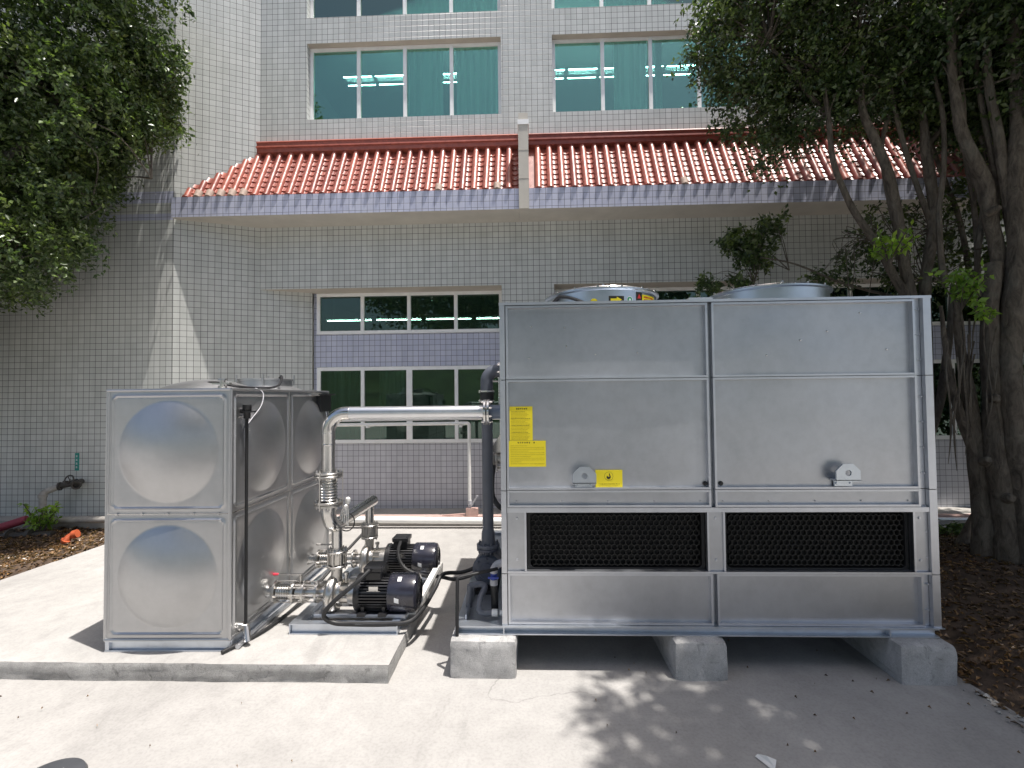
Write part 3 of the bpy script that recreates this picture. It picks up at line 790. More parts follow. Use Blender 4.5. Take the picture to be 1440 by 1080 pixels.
# honeycomb inlets
def honey(x0, x1, z0, z1):
    m_ = MB(); y0, y1 = TY0 + .045, TY0 + .052; ins = .022; n = 6; rad = .03
    # black frame with rounded corners: outer rectangle to rounded inner outline
    a0, a1, c0, c1 = x0 + ins, x1 - ins, z0 + ins * .4, z1 - ins * .4
    pts = []
    for cx_, cz_, s_ in ((a1 - rad, c1 - rad, 0), (a0 + rad, c1 - rad, 1), (a0 + rad, c0 + rad, 2), (a1 - rad, c0 + rad, 3)):
        for i in range(n + 1):
            th = math.pi / 2 * (s_ + i / n); pts.append((cx_ + rad * math.cos(th), cz_ + rad * math.sin(th)))
    outp = []
    for (px_, pz_), k_ in zip(pts, range(len(pts))):
        s_ = k_ // (n + 1); outp.append(((x1, z1), (x0, z1), (x0, z0), (x1, z0))[s_])
    L_ = len(pts)
    m_.add([(a, y0, b) for a, b in pts] + [(a, y0, b) for a, b in outp] + [(a, y0 + .05, b) for a, b in pts],
           [(i, (i + 1) % L_, L_ + (i + 1) % L_, L_ + i) for i in range(L_)] + [(i, 2 * L_ + i, 2 * L_ + (i + 1) % L_, (i + 1) % L_) for i in range(L_)])
    tb(m_, "inlet_frame", 'black')
    m_ = MB(); pit = .0385; rh = pit * .866
    w_ = .0013
    nr = int((c1 - c0) / rh) + 2; nc = int((a1 - a0) / pit) + 2
    rr = pit / math.sqrt(3)
    def seg(p, q):
        if not (a0 < p[0] < a1 and a0 < q[0] < a1 and c0 < p[1] < c1 and c0 < q[1] < c1): return
        d = Vector((q[0] - p[0], q[1] - p[1])); nrm = Vector((-d.y, d.x)).normalized() * w_
        ya, yb = TY0 + .055, TY0 + .085
        A, B, C, D = (p[0] + nrm.x, p[1] + nrm.y), (q[0] + nrm.x, q[1] + nrm.y), (q[0] - nrm.x, q[1] - nrm.y), (p[0] - nrm.x, p[1] - nrm.y)
        i = len(m_.v); m_.v += [(A[0], ya, A[1]), (B[0], ya, B[1]), (C[0], ya, C[1]), (D[0], ya, D[1]), (A[0], yb, A[1]), (B[0], yb, B[1]), (C[0], yb, C[1]), (D[0], yb, D[1])]
        m_.f += [(i, i + 1, i + 2, i + 3), (i, i + 4, i + 5, i + 1), (i + 3, i + 2, i + 6, i + 7)]; m_.m += [0] * 3
    for j in range(nr):
        for i in range(nc):
            cx_ = a0 + (i + .5 * (j % 2)) * pit; cz_ = c0 + j * rh * 1.0
            hx = [(cx_ + rr * math.cos(math.pi / 2 + math.pi / 3 * k_), cz_ + rr * math.sin(math.pi / 2 + math.pi / 3 * k_)) for k_ in range(6)]
            for k_ in (0, 1, 2): seg(hx[k_], hx[k_ + 1])
    o = tb(m_, "honeycomb_mesh", 'gridwire', smooth=False); o['kind'] = 'stuff'
    m_ = MB(); m_.box(x0, x1, TY0 + .13, TY0 + .14, z0, z1); tb(m_, "inlet_backing", 'black', smooth=False)
M['gridwire'] = mat_plain("dark_honeycomb_plastic", (.034, .033, .030), .45)
honey(-.026, 1.184, .670, 1.062); honey(1.309, 2.532, .670, 1.062)
# lifting lugs
def lug(xc, z0, lab=None):
    w_, h_ = .078, .145
    out = [(-w_, .035), (w_ , .035), (w_, h_ - .045), (w_ - .045, h_), (-w_ + .045, h_), (-w_, h_ - .045)]
    m_ = MB(); ya, yb = TY0 - .045, TY0 - .033
    # outline resampled and bridged to a round hole
    per = []
    for (a, b), (c, d) in zip(out, out[1:] + out[:1]):
        for i in range(5): per.append((a + (c - a) * i / 5, b + (d - b) * i / 5))
    hc = (0.0, .085); L_ = len(per); hr_ = .020
    hol = []
    for a, b in per:
        th = math.atan2(b - hc[1], a - hc[0]); hol.append((hc[0] + hr_ * math.cos(th), hc[1] + hr_ * math.sin(th)))
    vv = [(xc + a, ya, z0 + b) for a, b in per] + [(xc + a, ya, z0 + b) for a, b in hol] + [(xc + a, yb, z0 + b) for a, b in per] + [(xc + a, yb, z0 + b) for a, b in hol]
    ff = []
    for i in range(L_):
        j = (i + 1) % L_; ff += [(i, j, L_ + j, L_ + i), (2 * L_ + i, 3 * L_ + i, 3 * L_ + j, 2 * L_ + j), (i, 2 * L_ + i, 2 * L_ + j, j), (L_ + i, L_ + j, 3 * L_ + j, 3 * L_ + i)]
    m_.add(vv, ff)
    m_.box(xc - w_, xc + w_, TY0 - .045, TY0 + .028, z0 + .030, z0 + .040); m_.box(xc - w_ + .02, xc + w_ - .02, TY0 + .010, TY0 + .026, z0 - .01, z0 + .03)
    for s_ in (-1, 1): m_.lathe([(0, .008), (.008, .007)], (xc + s_ * .045, TY0 + .010, z0 + .01), (0, -1, 0), 8)
    o = tb(m_, "lifting_lug", 'zinc', smooth=False); return o
lug(.365, 1.232); lug(2.095, 1.244)
# stickers
def sticker(x0, x1, z0, z1, name="warning_sticker", lab=None, build=None):
    m_ = MB(); y = TY0 + .0225; m_.box(x0, x1, y, y + .002, z0, z1)
    build(m_, y - .0008)
    o = tb(m_, name, ['yellow', 'ink', 'olive'], smooth=False)
    if lab: o['label'] = lab
    return o
def q_(m_, x0, x1, z0, z1, y, c): m_.cur = c; m_.quad((x0, y, z0), (x1, y, z0), (x1, y, z1), (x0, y, z1)); m_.cur = 0
def glyph(m_, x, z, s, y, c=1):
    """small blocky character of a few strokes"""
    q_(m_, x, x + s, z + s * .80, z + s, y, c)
    for k_ in range(random.choice((2, 3))):
        zz = z + random.uniform(0, .7) * s; q_(m_, x + .05 * s, x + s * random.uniform(.7, 1), zz, zz + s * .16, y - .0002 * (k_ + 1), c)
    for k_ in range(random.choice((1, 2))):
        xx = x + random.uniform(.1, .75) * s; q_(m_, xx, xx + s * .17, z, z + s * random.uniform(.6, .95), y - .0008 - .0002 * k_, c)
def textline(m_, x0, x1, z, h, y, c=2):
    x = x0
    while x < x1:
        w_ = random.uniform(.4, 1.0) * h; q_(m_, x, min(x + w_, x1), z + random.uniform(0, .25) * h, z + h * random.uniform(.7, 1), y, c); x += w_ + h * .28
def bA(m_, y):
    for i in range(6): glyph(m_, -.092 + i * .0135, 1.765, .0105, y)
    z = 1.748
    for k_ in range(21): textline(m_, -.127, random.uniform(-.04, .012), z, .0042, y, 2 if k_ % 5 else 1); z -= .0094
def bB(m_, y):
    for i in range(6): glyph(m_, -.085 + i * .0155, 1.532, .0105, y)
    glyph(m_, .025, 1.532, .011, y)
    z = 1.515
    for k_ in range(11): textline(m_, -.133, .1 if k_ % 3 else random.uniform(-.06, .03), z, .0038, y, 2); z -= .0123
def bC(m_, y):
    cx_, cz_ = .537, 1.305
    m_.cur = 1
    for k_ in range(28):
        a, b = 2 * math.pi * k_ / 28, 2 * math.pi * (k_ + 1) / 28
        m_.quad((cx_ + .030 * math.cos(a), y, cz_ + .030 * math.sin(a)), (cx_ + .030 * math.cos(b), y, cz_ + .030 * math.sin(b)), (cx_ + .0285 * math.cos(b), y, cz_ + .0285 * math.sin(b)), (cx_ + .0285 * math.cos(a), y, cz_ + .0285 * math.sin(a)))
    # hook shaped flame mark
    pts = [(.004, .024), (.001, .010), (.006, .000), (.001, -.006), (-.006, -.002), (-.012, .004), (-.016, -.006), (-.010, -.018), (.002, -.020), (.012, -.012), (.014, .000), (.008, .010)]
    m_.poly([(cx_ + a, y - .0003, cz_ + b) for a, b in pts]); m_.cur = 0
    textline(m_, .468, .61, 1.248, .008, y, 2); textline(m_, .472, .60, 1.236, .004, y, 2)
sticker(-.138, .021, 1.552, 1.787, lab="tall yellow sticker of close printed lines", build=bA)
sticker(-.144, .110, 1.372, 1.550, lab="wide yellow sticker under the tall one", build=bB)
sticker(.447, .630, 1.227, 1.347, lab="yellow sticker with a round flame mark beside the lifting lug", build=bC)

# fan rings on top
def fan(cx_, cy_, marks):
    r0 = .475; z0, z1 = TZ1 + .004, 2.715
    m_ = MB(); m_.lathe([(0, r0 + .03), (.01, r0 + .03), (.012, r0), (z1 - z0 - .02, r0), (z1 - z0 - .012, r0 + .022), (z1 - z0, r0 + .022), (z1 - z0, r0 - .006), (.02, r0 - .006)], (cx_, cy_, z0), (0, 0, 1), 56, caps=False)
    o = tb(m_, "fan_ring", 'zinc')
    # guard on top: rings and spokes, hub plate, bolts
    g = MB()
    for q in range(9):
        rad = r0 * (q + 1) / 9.3
        g.tube([(cx_ + rad * math.cos(a), cy_ + rad * math.sin(a), z1 + .012 + .02 * (1 - q / 9)) for a in np.linspace(0, 2 * math.pi, 33)], .003, 5, caps=False)
    for q in range(8):
        a = math.pi / 4 * q; g.tube([(cx_, cy_, z1 + .034), (cx_ + r0 * math.cos(a), cy_ + r0 * math.sin(a), z1 + .01)], .005, 5)
    gg = g.build("fan_guard", 'chrome'); gg.parent = o
    h_ = MB(); h_.lathe([(0, .10), (.022, .10), (.025, .09)], (cx_, cy_ - .28, z1 + .004), (0, 0, 1), 24); h_.lathe([(0, .012), (.03, .010)], (cx_ - .03, cy_ - .34, z1 + .028), (0, 0, 1), 10)
    h_.build("guard_plate", 'lip').parent = o
    b_ = MB()
    for q in range(16):
        a = 2 * math.pi * q / 16 + .2; b_.lathe([(-.012, .008), (.016, .008)], (cx_ + (r0 + .012) * math.cos(a), cy_ + (r0 + .012) * math.sin(a), z1 + .002), (0, 0, 1), 6)
    b_.build("bolts", 'chrome').parent = o
    f_ = MB()
    for q in range(6):
        a0 = 2 * math.pi * q / 6; c, s_ = math.cos(a0), math.sin(a0)
        f_.add([(cx_ + c * .07 - s_ * .05, cy_ + s_ * .07 + c * .05, 2.60), (cx_ + c * .45 - s_ * .08, cy_ + s_ * .45 + c * .08, 2.60), (cx_ + c * .45 + s_ * .08, cy_ + s_ * .45 - c * .08, 2.64), (cx_ + c * .07 + s_ * .05, cy_ + s_ * .07 - c * .05, 2.65)], [(0, 1, 2, 3)])
    f_.cyl((cx_, cy_, 2.55), (cx_, cy_, 2.68), .08, 20); f_.build("fan_blades", 'black').parent = o
    if marks:
        def curved(a0, a1, za, zb_, mt, dr=.0015, nseg=6):
            k_ = MB(); rr = r0 + dr
            for i in range(nseg):
                p, q = math.radians(a0 + (a1 - a0) * i / nseg), math.radians(a0 + (a1 - a0) * (i + 1) / nseg)
                k_.quad((cx_ + rr * math.sin(p), cy_ - rr * math.cos(p), za), (cx_ + rr * math.sin(q), cy_ - rr * math.cos(q), za), (cx_ + rr * math.sin(q), cy_ - rr * math.cos(q), zb_), (cx_ + rr * math.sin(p), cy_ - rr * math.cos(p), zb_))
            return k_
        def curvedpoly(ac, zc, pts, dr):
            rr = r0 + dr; k_ = MB()
            k_.poly([(cx_ + rr * math.sin(math.radians(ac) + a / rr), cy_ - rr * math.cos(math.radians(ac) + a / rr), zc + b) for a, b in pts]); return k_
        curved(-1, 14, 2.585, 2.645, 0).build("arrow_sticker", 'ink').parent = o
        curvedpoly(6.2, 2.615, [(-.045, -.009), (.005, -.009), (.005, -.022), (.048, 0), (.005, .022), (.005, .009), (-.045, .009)], .003).build("arrow_mark", 'yellow', smooth=False).parent = o
        circ = lambda r_: [(r_ * math.cos(2 * math.pi * i / 20), r_ * math.sin(2 * math.pi * i / 20)) for i in range(20)]
        curvedpoly(20, 2.618, circ(.028), .0015).build("round_sticker", 'whiteink', smooth=False).parent = o
        curvedpoly(20, 2.618, circ(.022), .003).build("round_mark", 'greenink', smooth=False).parent = o
        curvedpoly(20, 2.618, circ(.009), .0045).build("round_centre", 'whiteink', smooth=False).parent = o
        curved(27.5, 35, 2.575, 2.685, 0).build("warning_sticker", 'ink').parent = o
        curvedpoly(31.2, 2.652, [(-.020, -.018), (.020, -.018), (0, .02)], .003).build("warning_triangle", 'redink', smooth=False).parent = o
        curved(35.2, 57, 2.575, 2.670, 0).build("caution_sticker", 'yellow').parent = o
        tl = MB()
        for zz, hh_ in ((2.645, .011), (2.627, .007), (2.612, .007), (2.597, .007)):
            a = 38
            while a < 54:
                b = a + random.uniform(1.0, 2.2); k_ = curved(a, b, zz, zz + hh_, 0, .003, 1); tl.add(k_.v, k_.f); a = b + .5
        tl.build("caution_print", 'redink', smooth=False).parent = o
        curvedpoly(-15, 2.600, circ(.030), .0015).build("round_sticker", 'yellow', smooth=False).parent = o
        cb = MB()
        pts = [P(770, 428, 3.9), P(780, 416, 3.9)]
        pa = []
        for a, z in ((-86, 2.51), (-70, 2.60), (-55, 2.672), (-46, 2.672), (-34, 2.64), (-20, 2.585), (-6, 2.552), (2, 2.53), (6, 2.508)):
            pa.append((cx_ + (r0 + .018) * math.sin(R(a)), cy_ - (r0 + .018) * math.cos(R(a)), z))
        cb.tube(smoothpath(pa, 6), .013, 8); cb.build("motor_cable", 'rubber').parent = o
    return o
fan(.645, 4.28, True); fan(2.085, 4.28, False)

# base frame of the tower
m_ = MB(); BX0 = -.52
def chan_x(m_, x0, x1, y, z0, z1, d=.09, t=.008, face=-1):
    """C channel along X, open to the viewer side"""
    m_.box(x0, x1, y, y + d, z1 - t, z1); m_.box(x0, x1, y, y + d, z0, z0 + t); m_.box(x0, x1, y + d * .45, y + d * .45 + t, z0 + t, z1 - t)
chan_x(m_, BX0, TX1 - .02, 5.55, .246, .303); tb(m_, 'base_rail', 'base', smooth=False); m_ = MB(); chan_x(m_, BX0, TX1 - .02, TY0 - .012, .246, .303)
m_.box(TX0 + .005, TX0 + .014, TY0 - .011, TY0 + .028, .2545, .2945); m_.box(2.35, 2.36, TY0 - .011, TY0 + .028, .2545, .2945); m_.box(BX0 - .001, BX0 + .009, TY0 - .011, TY0 + .07, .2545, .2945)
m_.box(TX0 - .003, TX1 + .012, TY0 - .016, TY0 + .05, .3035, .309)
for i in range(26):
    x = TX0 + .08 + i * .107
    m_.lathe([(0, .006), (.005, .005)], (x, TY0 + .026, .285), (0, -1, 0), 6)
tb(m_, "base_rail", 'base', smooth=False)
m_ = MB(); m_.box(BX0, BX0 + .055, TY0 + .08, 5.54, .2465, .3025); m_.box(BX0 + .056, BX0 + .064, TY0 + .085, 5.54, .25, .335); tb(m_, 'base_rail', 'base', smooth=False); m_ = MB(); m_.box(TX1 - .08, TX1 - .022, TY0 + .08, 5.54, .2465, .3025)
tb(m_, "base_rail", 'base', smooth=False)
m_ = MB(); m_.box(BX0 + .066, TX0 - .002, TY0 + .079, 5.54, .262, .272); tb(m_, "base_tray", 'base', smooth=False)

# header stub on the tower's left side, half hidden behind the slate pipe
m_ = MB()
m_.tube([(-.205, 4.55, 1.28), (-.31, 4.55, 1.28)], .085, 24)
m_.flange((-.315, 4.55, 1.28), (1, 0, 0), .125, .022, 8, .010); m_.flange((-.345, 4.55, 1.28), (1, 0, 0), .125, .022, 8, .010)
m_.lathe([(0, .07), (.02, .075), (.05, .06), (.06, .02)], (-.358, 4.55, 1.28), (-1, 0, 0), 20)
tb(m_, "header_stub", 'cast')
m_ = MB(); m_.add([(-.202, 4.3, 1.62), (-.33, 4.3, 1.42), (-.33, 4.3, 1.36), (-.202, 4.3, 1.36), (-.202, 4.85, 1.62), (-.33, 4.85, 1.42), (-.33, 4.85, 1.36), (-.202, 4.85, 1.36)],
     [(0, 1, 2, 3), (4, 7, 6, 5), (0, 4, 5, 1), (1, 5, 6, 2), (2, 6, 7, 3)]); tb(m_, "header_box", 'pipe', smooth=False)
m_ = MB(); m_.tube(smoothpath([(-.33, 4.35, 1.24), (-.34, 4.3, 1.1), (-.33, 4.25, .98), (-.27, 4.2, .90), (-.202, 4.2, .88)], 6), .022, 10); tb(m_, "drain_hose", 'rubber')

# concrete blocks under the base
def block(x0, x1, y0, y1, h, seed, lab):
    import bmesh
    bm = bmesh.new(); bmesh.ops.create_cube(bm, size=1)
    for v in bm.verts: v.co = ((x1 - x0) * v.co.x, (y1 - y0) * v.co.y, h * (v.co.z + .5))
    bmesh.ops.bevel(bm, geom=[e for e in bm.edges if max(v.co.z for v in e.verts) > .01], offset=.022 + .012 * (seed % 3), segments=2, profile=.6, affect='EDGES')
    for _ in range(3): bmesh.ops.subdivide_edges(bm, edges=[e for e in bm.edges if e.calc_length() > .05], cuts=1, use_grid_fill=True)
    for v in bm.verts:
        k_ = .010 * noise.noise(v.co * 9 + Vector((seed * 3.1, 0, 0))) + .005 * noise.noise(v.co * 28 + Vector((0, seed, 0)))
        if v.co.z > .005: v.co += Vector((v.co.x / (x1 - x0), v.co.y / (y1 - y0), .4)) * k_ * 1.6
    me = bpy.data.meshes.new("concrete_block"); bm.to_mesh(me); bm.free(); me.materials.append(M['block'])
    me.polygons.foreach_set('use_smooth', [True] * len(me.polygons)); me.set_sharp_from_angle(angle=R(40))
    o = bpy.data.objects.new("concrete_block", me); COL.objects.link(o); o.location = ((x0 + x1) / 2, (y0 + y1) / 2, 0)
    return tag(o, lab, "concrete block", "concrete blocks under the cooling tower")
block(-.548, -.105, 3.208, 5.62, .2445, 1, "wide speckled concrete block under the base beneath the slate grey pipe, nearest the pumps")
block(.925, 1.277, 3.208, 5.62, .2445, 2, "concrete block under the middle seam of the cooling tower")
block(2.343, 2.693, 3.185, 5.62, .2445, 3, "concrete block under the right end of the cooling tower beside the soil")

# ================================================================== WATER TANK
TKW, TKD, PH = .8794, .8565, .8655
tkx, tky, tkz = -2.0905, 3.3002, SLZ
tk = thing("water_tank", "square stainless steel water tank of round domed panels on the concrete slab", "water tank", (tkx, tky, tkz), rot=(0, 0, .02))
TB = .0846
# one domed panel in the XZ plane, facing -Y, centred on its middle
def dome_mesh(n=84):
    m_ = MB(); v = []
    for j in range(n + 1):
        for i in range(n + 1):
            x = (i / n - .5) * TKW; z = (j / n - .5) * PH
            ex_, ez_ = TKW / 2 - abs(x), PH / 2 - abs(z)
            # rounded rectangle distance from the edge
            rc = .05; qx, qz = max(rc - (ex_ - .03), 0), max(rc - (ez_ - .03), 0)
            d = rc - math.hypot(qx, qz) if (qx > 0 and qz > 0) else min(ex_, ez_) - .03
            h_ = .011 * math.exp(-((d - .012) / .0085) ** 2)
            r_ = math.hypot(x, z * 1.0)
            if d > .03: h_ += .004
            RR = .352
            if r_ < RR: h_ += .086 * (1 - (r_ / RR) ** 2)
            h_ += .0012 * noise.noise(Vector((x * 5, z * 5, 3))) + .0006 * noise.noise(Vector((x * 13, z * 13, 7)))
            v.append((x, -h_, z))
    m_.add(v, [(j * (n + 1) + i, j * (n + 1) + i + 1, (j + 1) * (n + 1) + i + 1, (j + 1) * (n + 1) + i) for j in range(n) for i in range(n)])
    return m_.build("domed_panel", 'dome', angle=24)
pan = dome_mesh(); pan.parent = tk
first = True
def place_panel(loc, rot, scale=(1, 1, 1)):
    global first
    if first: o = pan; first = False
    else: o = pan.copy(); COL.objects.link(o); o.parent = tk
    o.location = loc; o.rotation_euler = rot; o.scale = scale
for r_ in (0, 1):
    zc = TB + PH * (r_ + .5)
    place_panel((-TKW / 2, 0, zc), (0, 0, 0))
    for d_ in (0, 1): place_panel((0, TKD * (d_ + .5), zc), (0, 0, math.pi / 2), (TKD / TKW, 1, 1))
    for d_ in (0, 1): place_panel((-TKW, TKD * (d_ + .5), zc), (0, 0, -math.pi / 2), (TKD / TKW, 1, 1))
    place_panel((-TKW / 2, 2 * TKD, zc), (0, 0, math.pi))
for d_ in (0, 1): place_panel((-TKW / 2, TKD * (d_ + .5), TB + 2 * PH), (-math.pi / 2, 0, 0), (1, 1, TKD / PH))
# edge strips and seams
m_ = MB(); t_ = .012
for x, y in ((0, 0), (-TKW, 0), (0, 2 * TKD), (-TKW, 2 * TKD)):
    m_.tube([(x + (-.004 if x == 0 else .004), y + (.004 if y == 0 else -.004), TB), (x + (-.004 if x == 0 else .004), y + (.004 if y == 0 else -.004), TB + 2 * PH)], .013, 10)
for z in (TB, TB + 2 * PH):
    for x in (0, -TKW): m_.tube([(x, 0, z), (x, 2 * TKD, z)], .011, 8)
    for y in (0, 2 * TKD): m_.tube([(0, y, z), (-TKW, y, z)], .011, 8)
m_.build("edge_bead", 'dome', tk)
m_ = MB(); z = TB + PH
m_.box(-TKW + .01, -.01, -.005, .006, z - .004, z + .004); m_.box(-.006, .005, .01, 2 * TKD - .01, z - .004, z + .004); m_.box(-.006, .006, TKD - .004, TKD + .004, TB, TB + 2 * PH)
for q in range(5): m_.lathe([(0, .010), (.008, .008)], (-TKW + .08 + q * .18, -.003, z + .0), (0, -1, 0), 8)
m_.build("seam_strip", 'pipe', tk, smooth=False)
# base frame
m_ = MB()
m_.box(-TKW, 0, .02, .026, .012, TB - .014); m_.box(-TKW, 0, .0, .05, 0, .010); m_.box(-TKW, 0, .0, .05, TB - .018, TB - .010)
m_.box(-TKW + .002, -TKW + .03, .002, .05, .01, TB - .018); m_.box(-.03, -.002, .002, .05, .01, TB - .018)
for x in (-TKW, -.05): m_.box(x, x + .05, .052, 2 * TKD, 0, .010); m_.box(x, x + .05, .052, 2 * TKD, TB - .018, TB - .010); m_.box(x + .02, x + .026, .052, 2 * TKD, .01, TB - .018)
m_.box(-TKW, 0, 2 * TKD - .05, 2 * TKD - .01, 0, TB - .018)
m_.build("base_frame", 'base', tk, smooth=False)
# manhole hatch, fittings on top
m_ = MB(); hc = (-TKW / 2, TKD * 1.5, TB + 2 * PH + .045)
m_.lathe([(0, .235), (.060, .235), (.062, .245), (.078, .245), (.082, .235), (.088, .10), (.09, .001)], hc, (0, 0, 1), 40)
for q in range(4):
    a = q * math.pi / 2 + .4; m_.lathe([(0, .010), (.10, .008)], (hc[0] + .25 * math.cos(a), hc[1] + .25 * math.sin(a), hc[2] + .02), (0, 0, 1), 8)
m_.build("manhole_hatch", 'dome', tk)
m_ = MB(); m_.tube(arc((-.10, .16, TB + 2 * PH + .01), (-.10, .02, TB + 2 * PH + .01), (-.10, .16, TB + 2 * PH + .13)) + [(-.10, .2, TB + 2 * PH + .13)], .012, 8) if 0 else None
m_.lathe([(0, .03), (.03, .03), (.031, .018), (.07, .018), (.071, .03), (.085, .028)], (-.15, .14, TB + 2 * PH - .002), (0, 0, 1), 14); m_.box(-.22, -.09, .125, .155, TB + 2 * PH + .040, TB + 2 * PH + .052)
m_.build("top_fitting", 'cast', tk)
m_ = MB(); m_.lathe([(0, .05), (.012, .05), (.02, .03)], (-.32, .30, TB + 2 * PH + .05), (0, 0, 1), 18); m_.build("float_cap", 'blackp', tk)
m_ = MB(); T2 = TB + 2 * PH
m_.tube(smoothpath([(-.13, .16, T2 + .04), (-.05, .25, T2 + .02), (-.04, .55, T2 + .02), (-.08, .82, T2 + .05), (-.13, .98, T2 + .12), (-.20, 1.10, T2 + .145), (-.27, 1.20, T2 + .12), (-.34, 1.28, T2 + .09)], 6), .010, 8)
m_.build("probe_cable", 'blackp', tk)
m_ = MB(); m_.tube(smoothpath([(-.04, .36, T2 + .02), (.03, .36, T2 - .02), (.05, .30, T2 - .12), (.03, .20, T2 - .22), (.025, .13, T2 - .30), (.04, .115, T2 - .5)], 6), .004, 6); m_.build("sensor_wire", 'pvcl', tk)
# level tube with its end fittings
m_ = MB(); m_.tube([(.045, .115, .10), (.045, .115, T2 - .20)], .011, 12); m_.build("level_tube", 'black', tk)
m_ = MB(); m_.tube([(-.005, .115, T2 - .15), (.05, .115, T2 - .15)], .022, 12); m_.lathe([(0, .030), (.05, .030), (.06, .024), (.10, .024)], (.047, .115, T2 - .11), (0, 0, -1), 12); m_.box(.02, .10, .08, .145, T2 - .165, T2 - .155)
m_.build("level_fitting", 'blackp', tk)
m_ = MB(); m_.tube([(-.005, .115, T2 - .195), (.062, .115, T2 - .195)], .009, 8); m_.tube([(.045, .115, T2 - .21), (.045, .115, T2 - .40)], .006, 6); m_.build("level_valve", 'chrome', tk)
m_ = MB(); m_.tube([(.0, .115, .12), (.06, .115, .12)], .020, 10); m_.tube([(.05, .115, .12), (.085, .075, .03)], .022, 10); m_.lathe([(0, .032), (.03, .032)], (.002, .115, .12), (1, 0, 0), 12); m_.build("level_valve", 'cast', tk)
# black junction box near the far top corner
m_ = MB(); m_.box(.004, .05, 1.40, 1.66, T2 - .20, T2 - .03); m_.box(.002, .09, 1.38, 1.68, T2 - .035, T2 - .02); m_.build("control_box", 'blackp', tk, smooth=False)
m_ = MB(); m_.tube([(.002, 1.25, T2 - .03), (.03, 1.42, T2 - .03)], .02, 10); m_.tube([(.06, 1.5, T2 - .2), (.10, 1.5, T2 - .5)], .006, 6); m_.build("control_conduit", 'chrome', tk)

# ================================================================== PUMPS
PZ = .345; PXV = -1.53
pump_group = "twin pumps beside the tank"
sk = thing("pump_skid", "galvanised steel channel frame carrying the two black pumps", "frame", (-1.39, 3.54, SLZ))
def skp(mb, name, mats, **kw):
    o = mb.build(name, mats, **kw); o.parent = sk; o.matrix_parent_inverse = Matrix.Translation((1.39, -3.54, -SLZ)); return o
sz0, sz1 = SLZ + .001, SLZ + .078
m_ = MB(); m_.box(-1.80, -.985, 3.545, 3.605, sz1 - .007, sz1); m_.box(-1.80, -.985, 3.545, 3.605, sz0, sz0 + .007); m_.box(-1.79, -.99, 3.57, 3.577, sz0 + .007, sz1 - .007); m_.box(-1.80, -1.793, 3.547, 3.603, sz0 + .007, sz1 - .007); m_.box(-.995, -.988, 3.547, 3.603, sz0 + .007, sz1 - .007)
skp(m_, "channel_rail", 'base', smooth=False)
m_ = MB(); m_.box(-1.80, -.985, 4.70, 4.76, sz0, sz1); skp(m_, "channel_rail", 'base', smooth=False)
for x in (-1.80, -1.045):
    m_ = MB(); m_.box(x, x + .06, 3.607, 4.698, sz1 - .007, sz1); m_.box(x, x + .06, 3.607, 4.698, sz0, sz0 + .007); m_.box(x + .026, x + .033, 3.607, 4.698, sz0 + .007, sz1 - .007); skp(m_, "channel_rail", 'base', smooth=False)
for y in (3.64, 3.84, 4.40, 4.60):
    m_ = MB(); m_.box(-1.66, -.95, y, y + .085, sz1 + .002, sz1 + .030, .004); skp(m_, "cross_plate", 'lip', smooth=False)

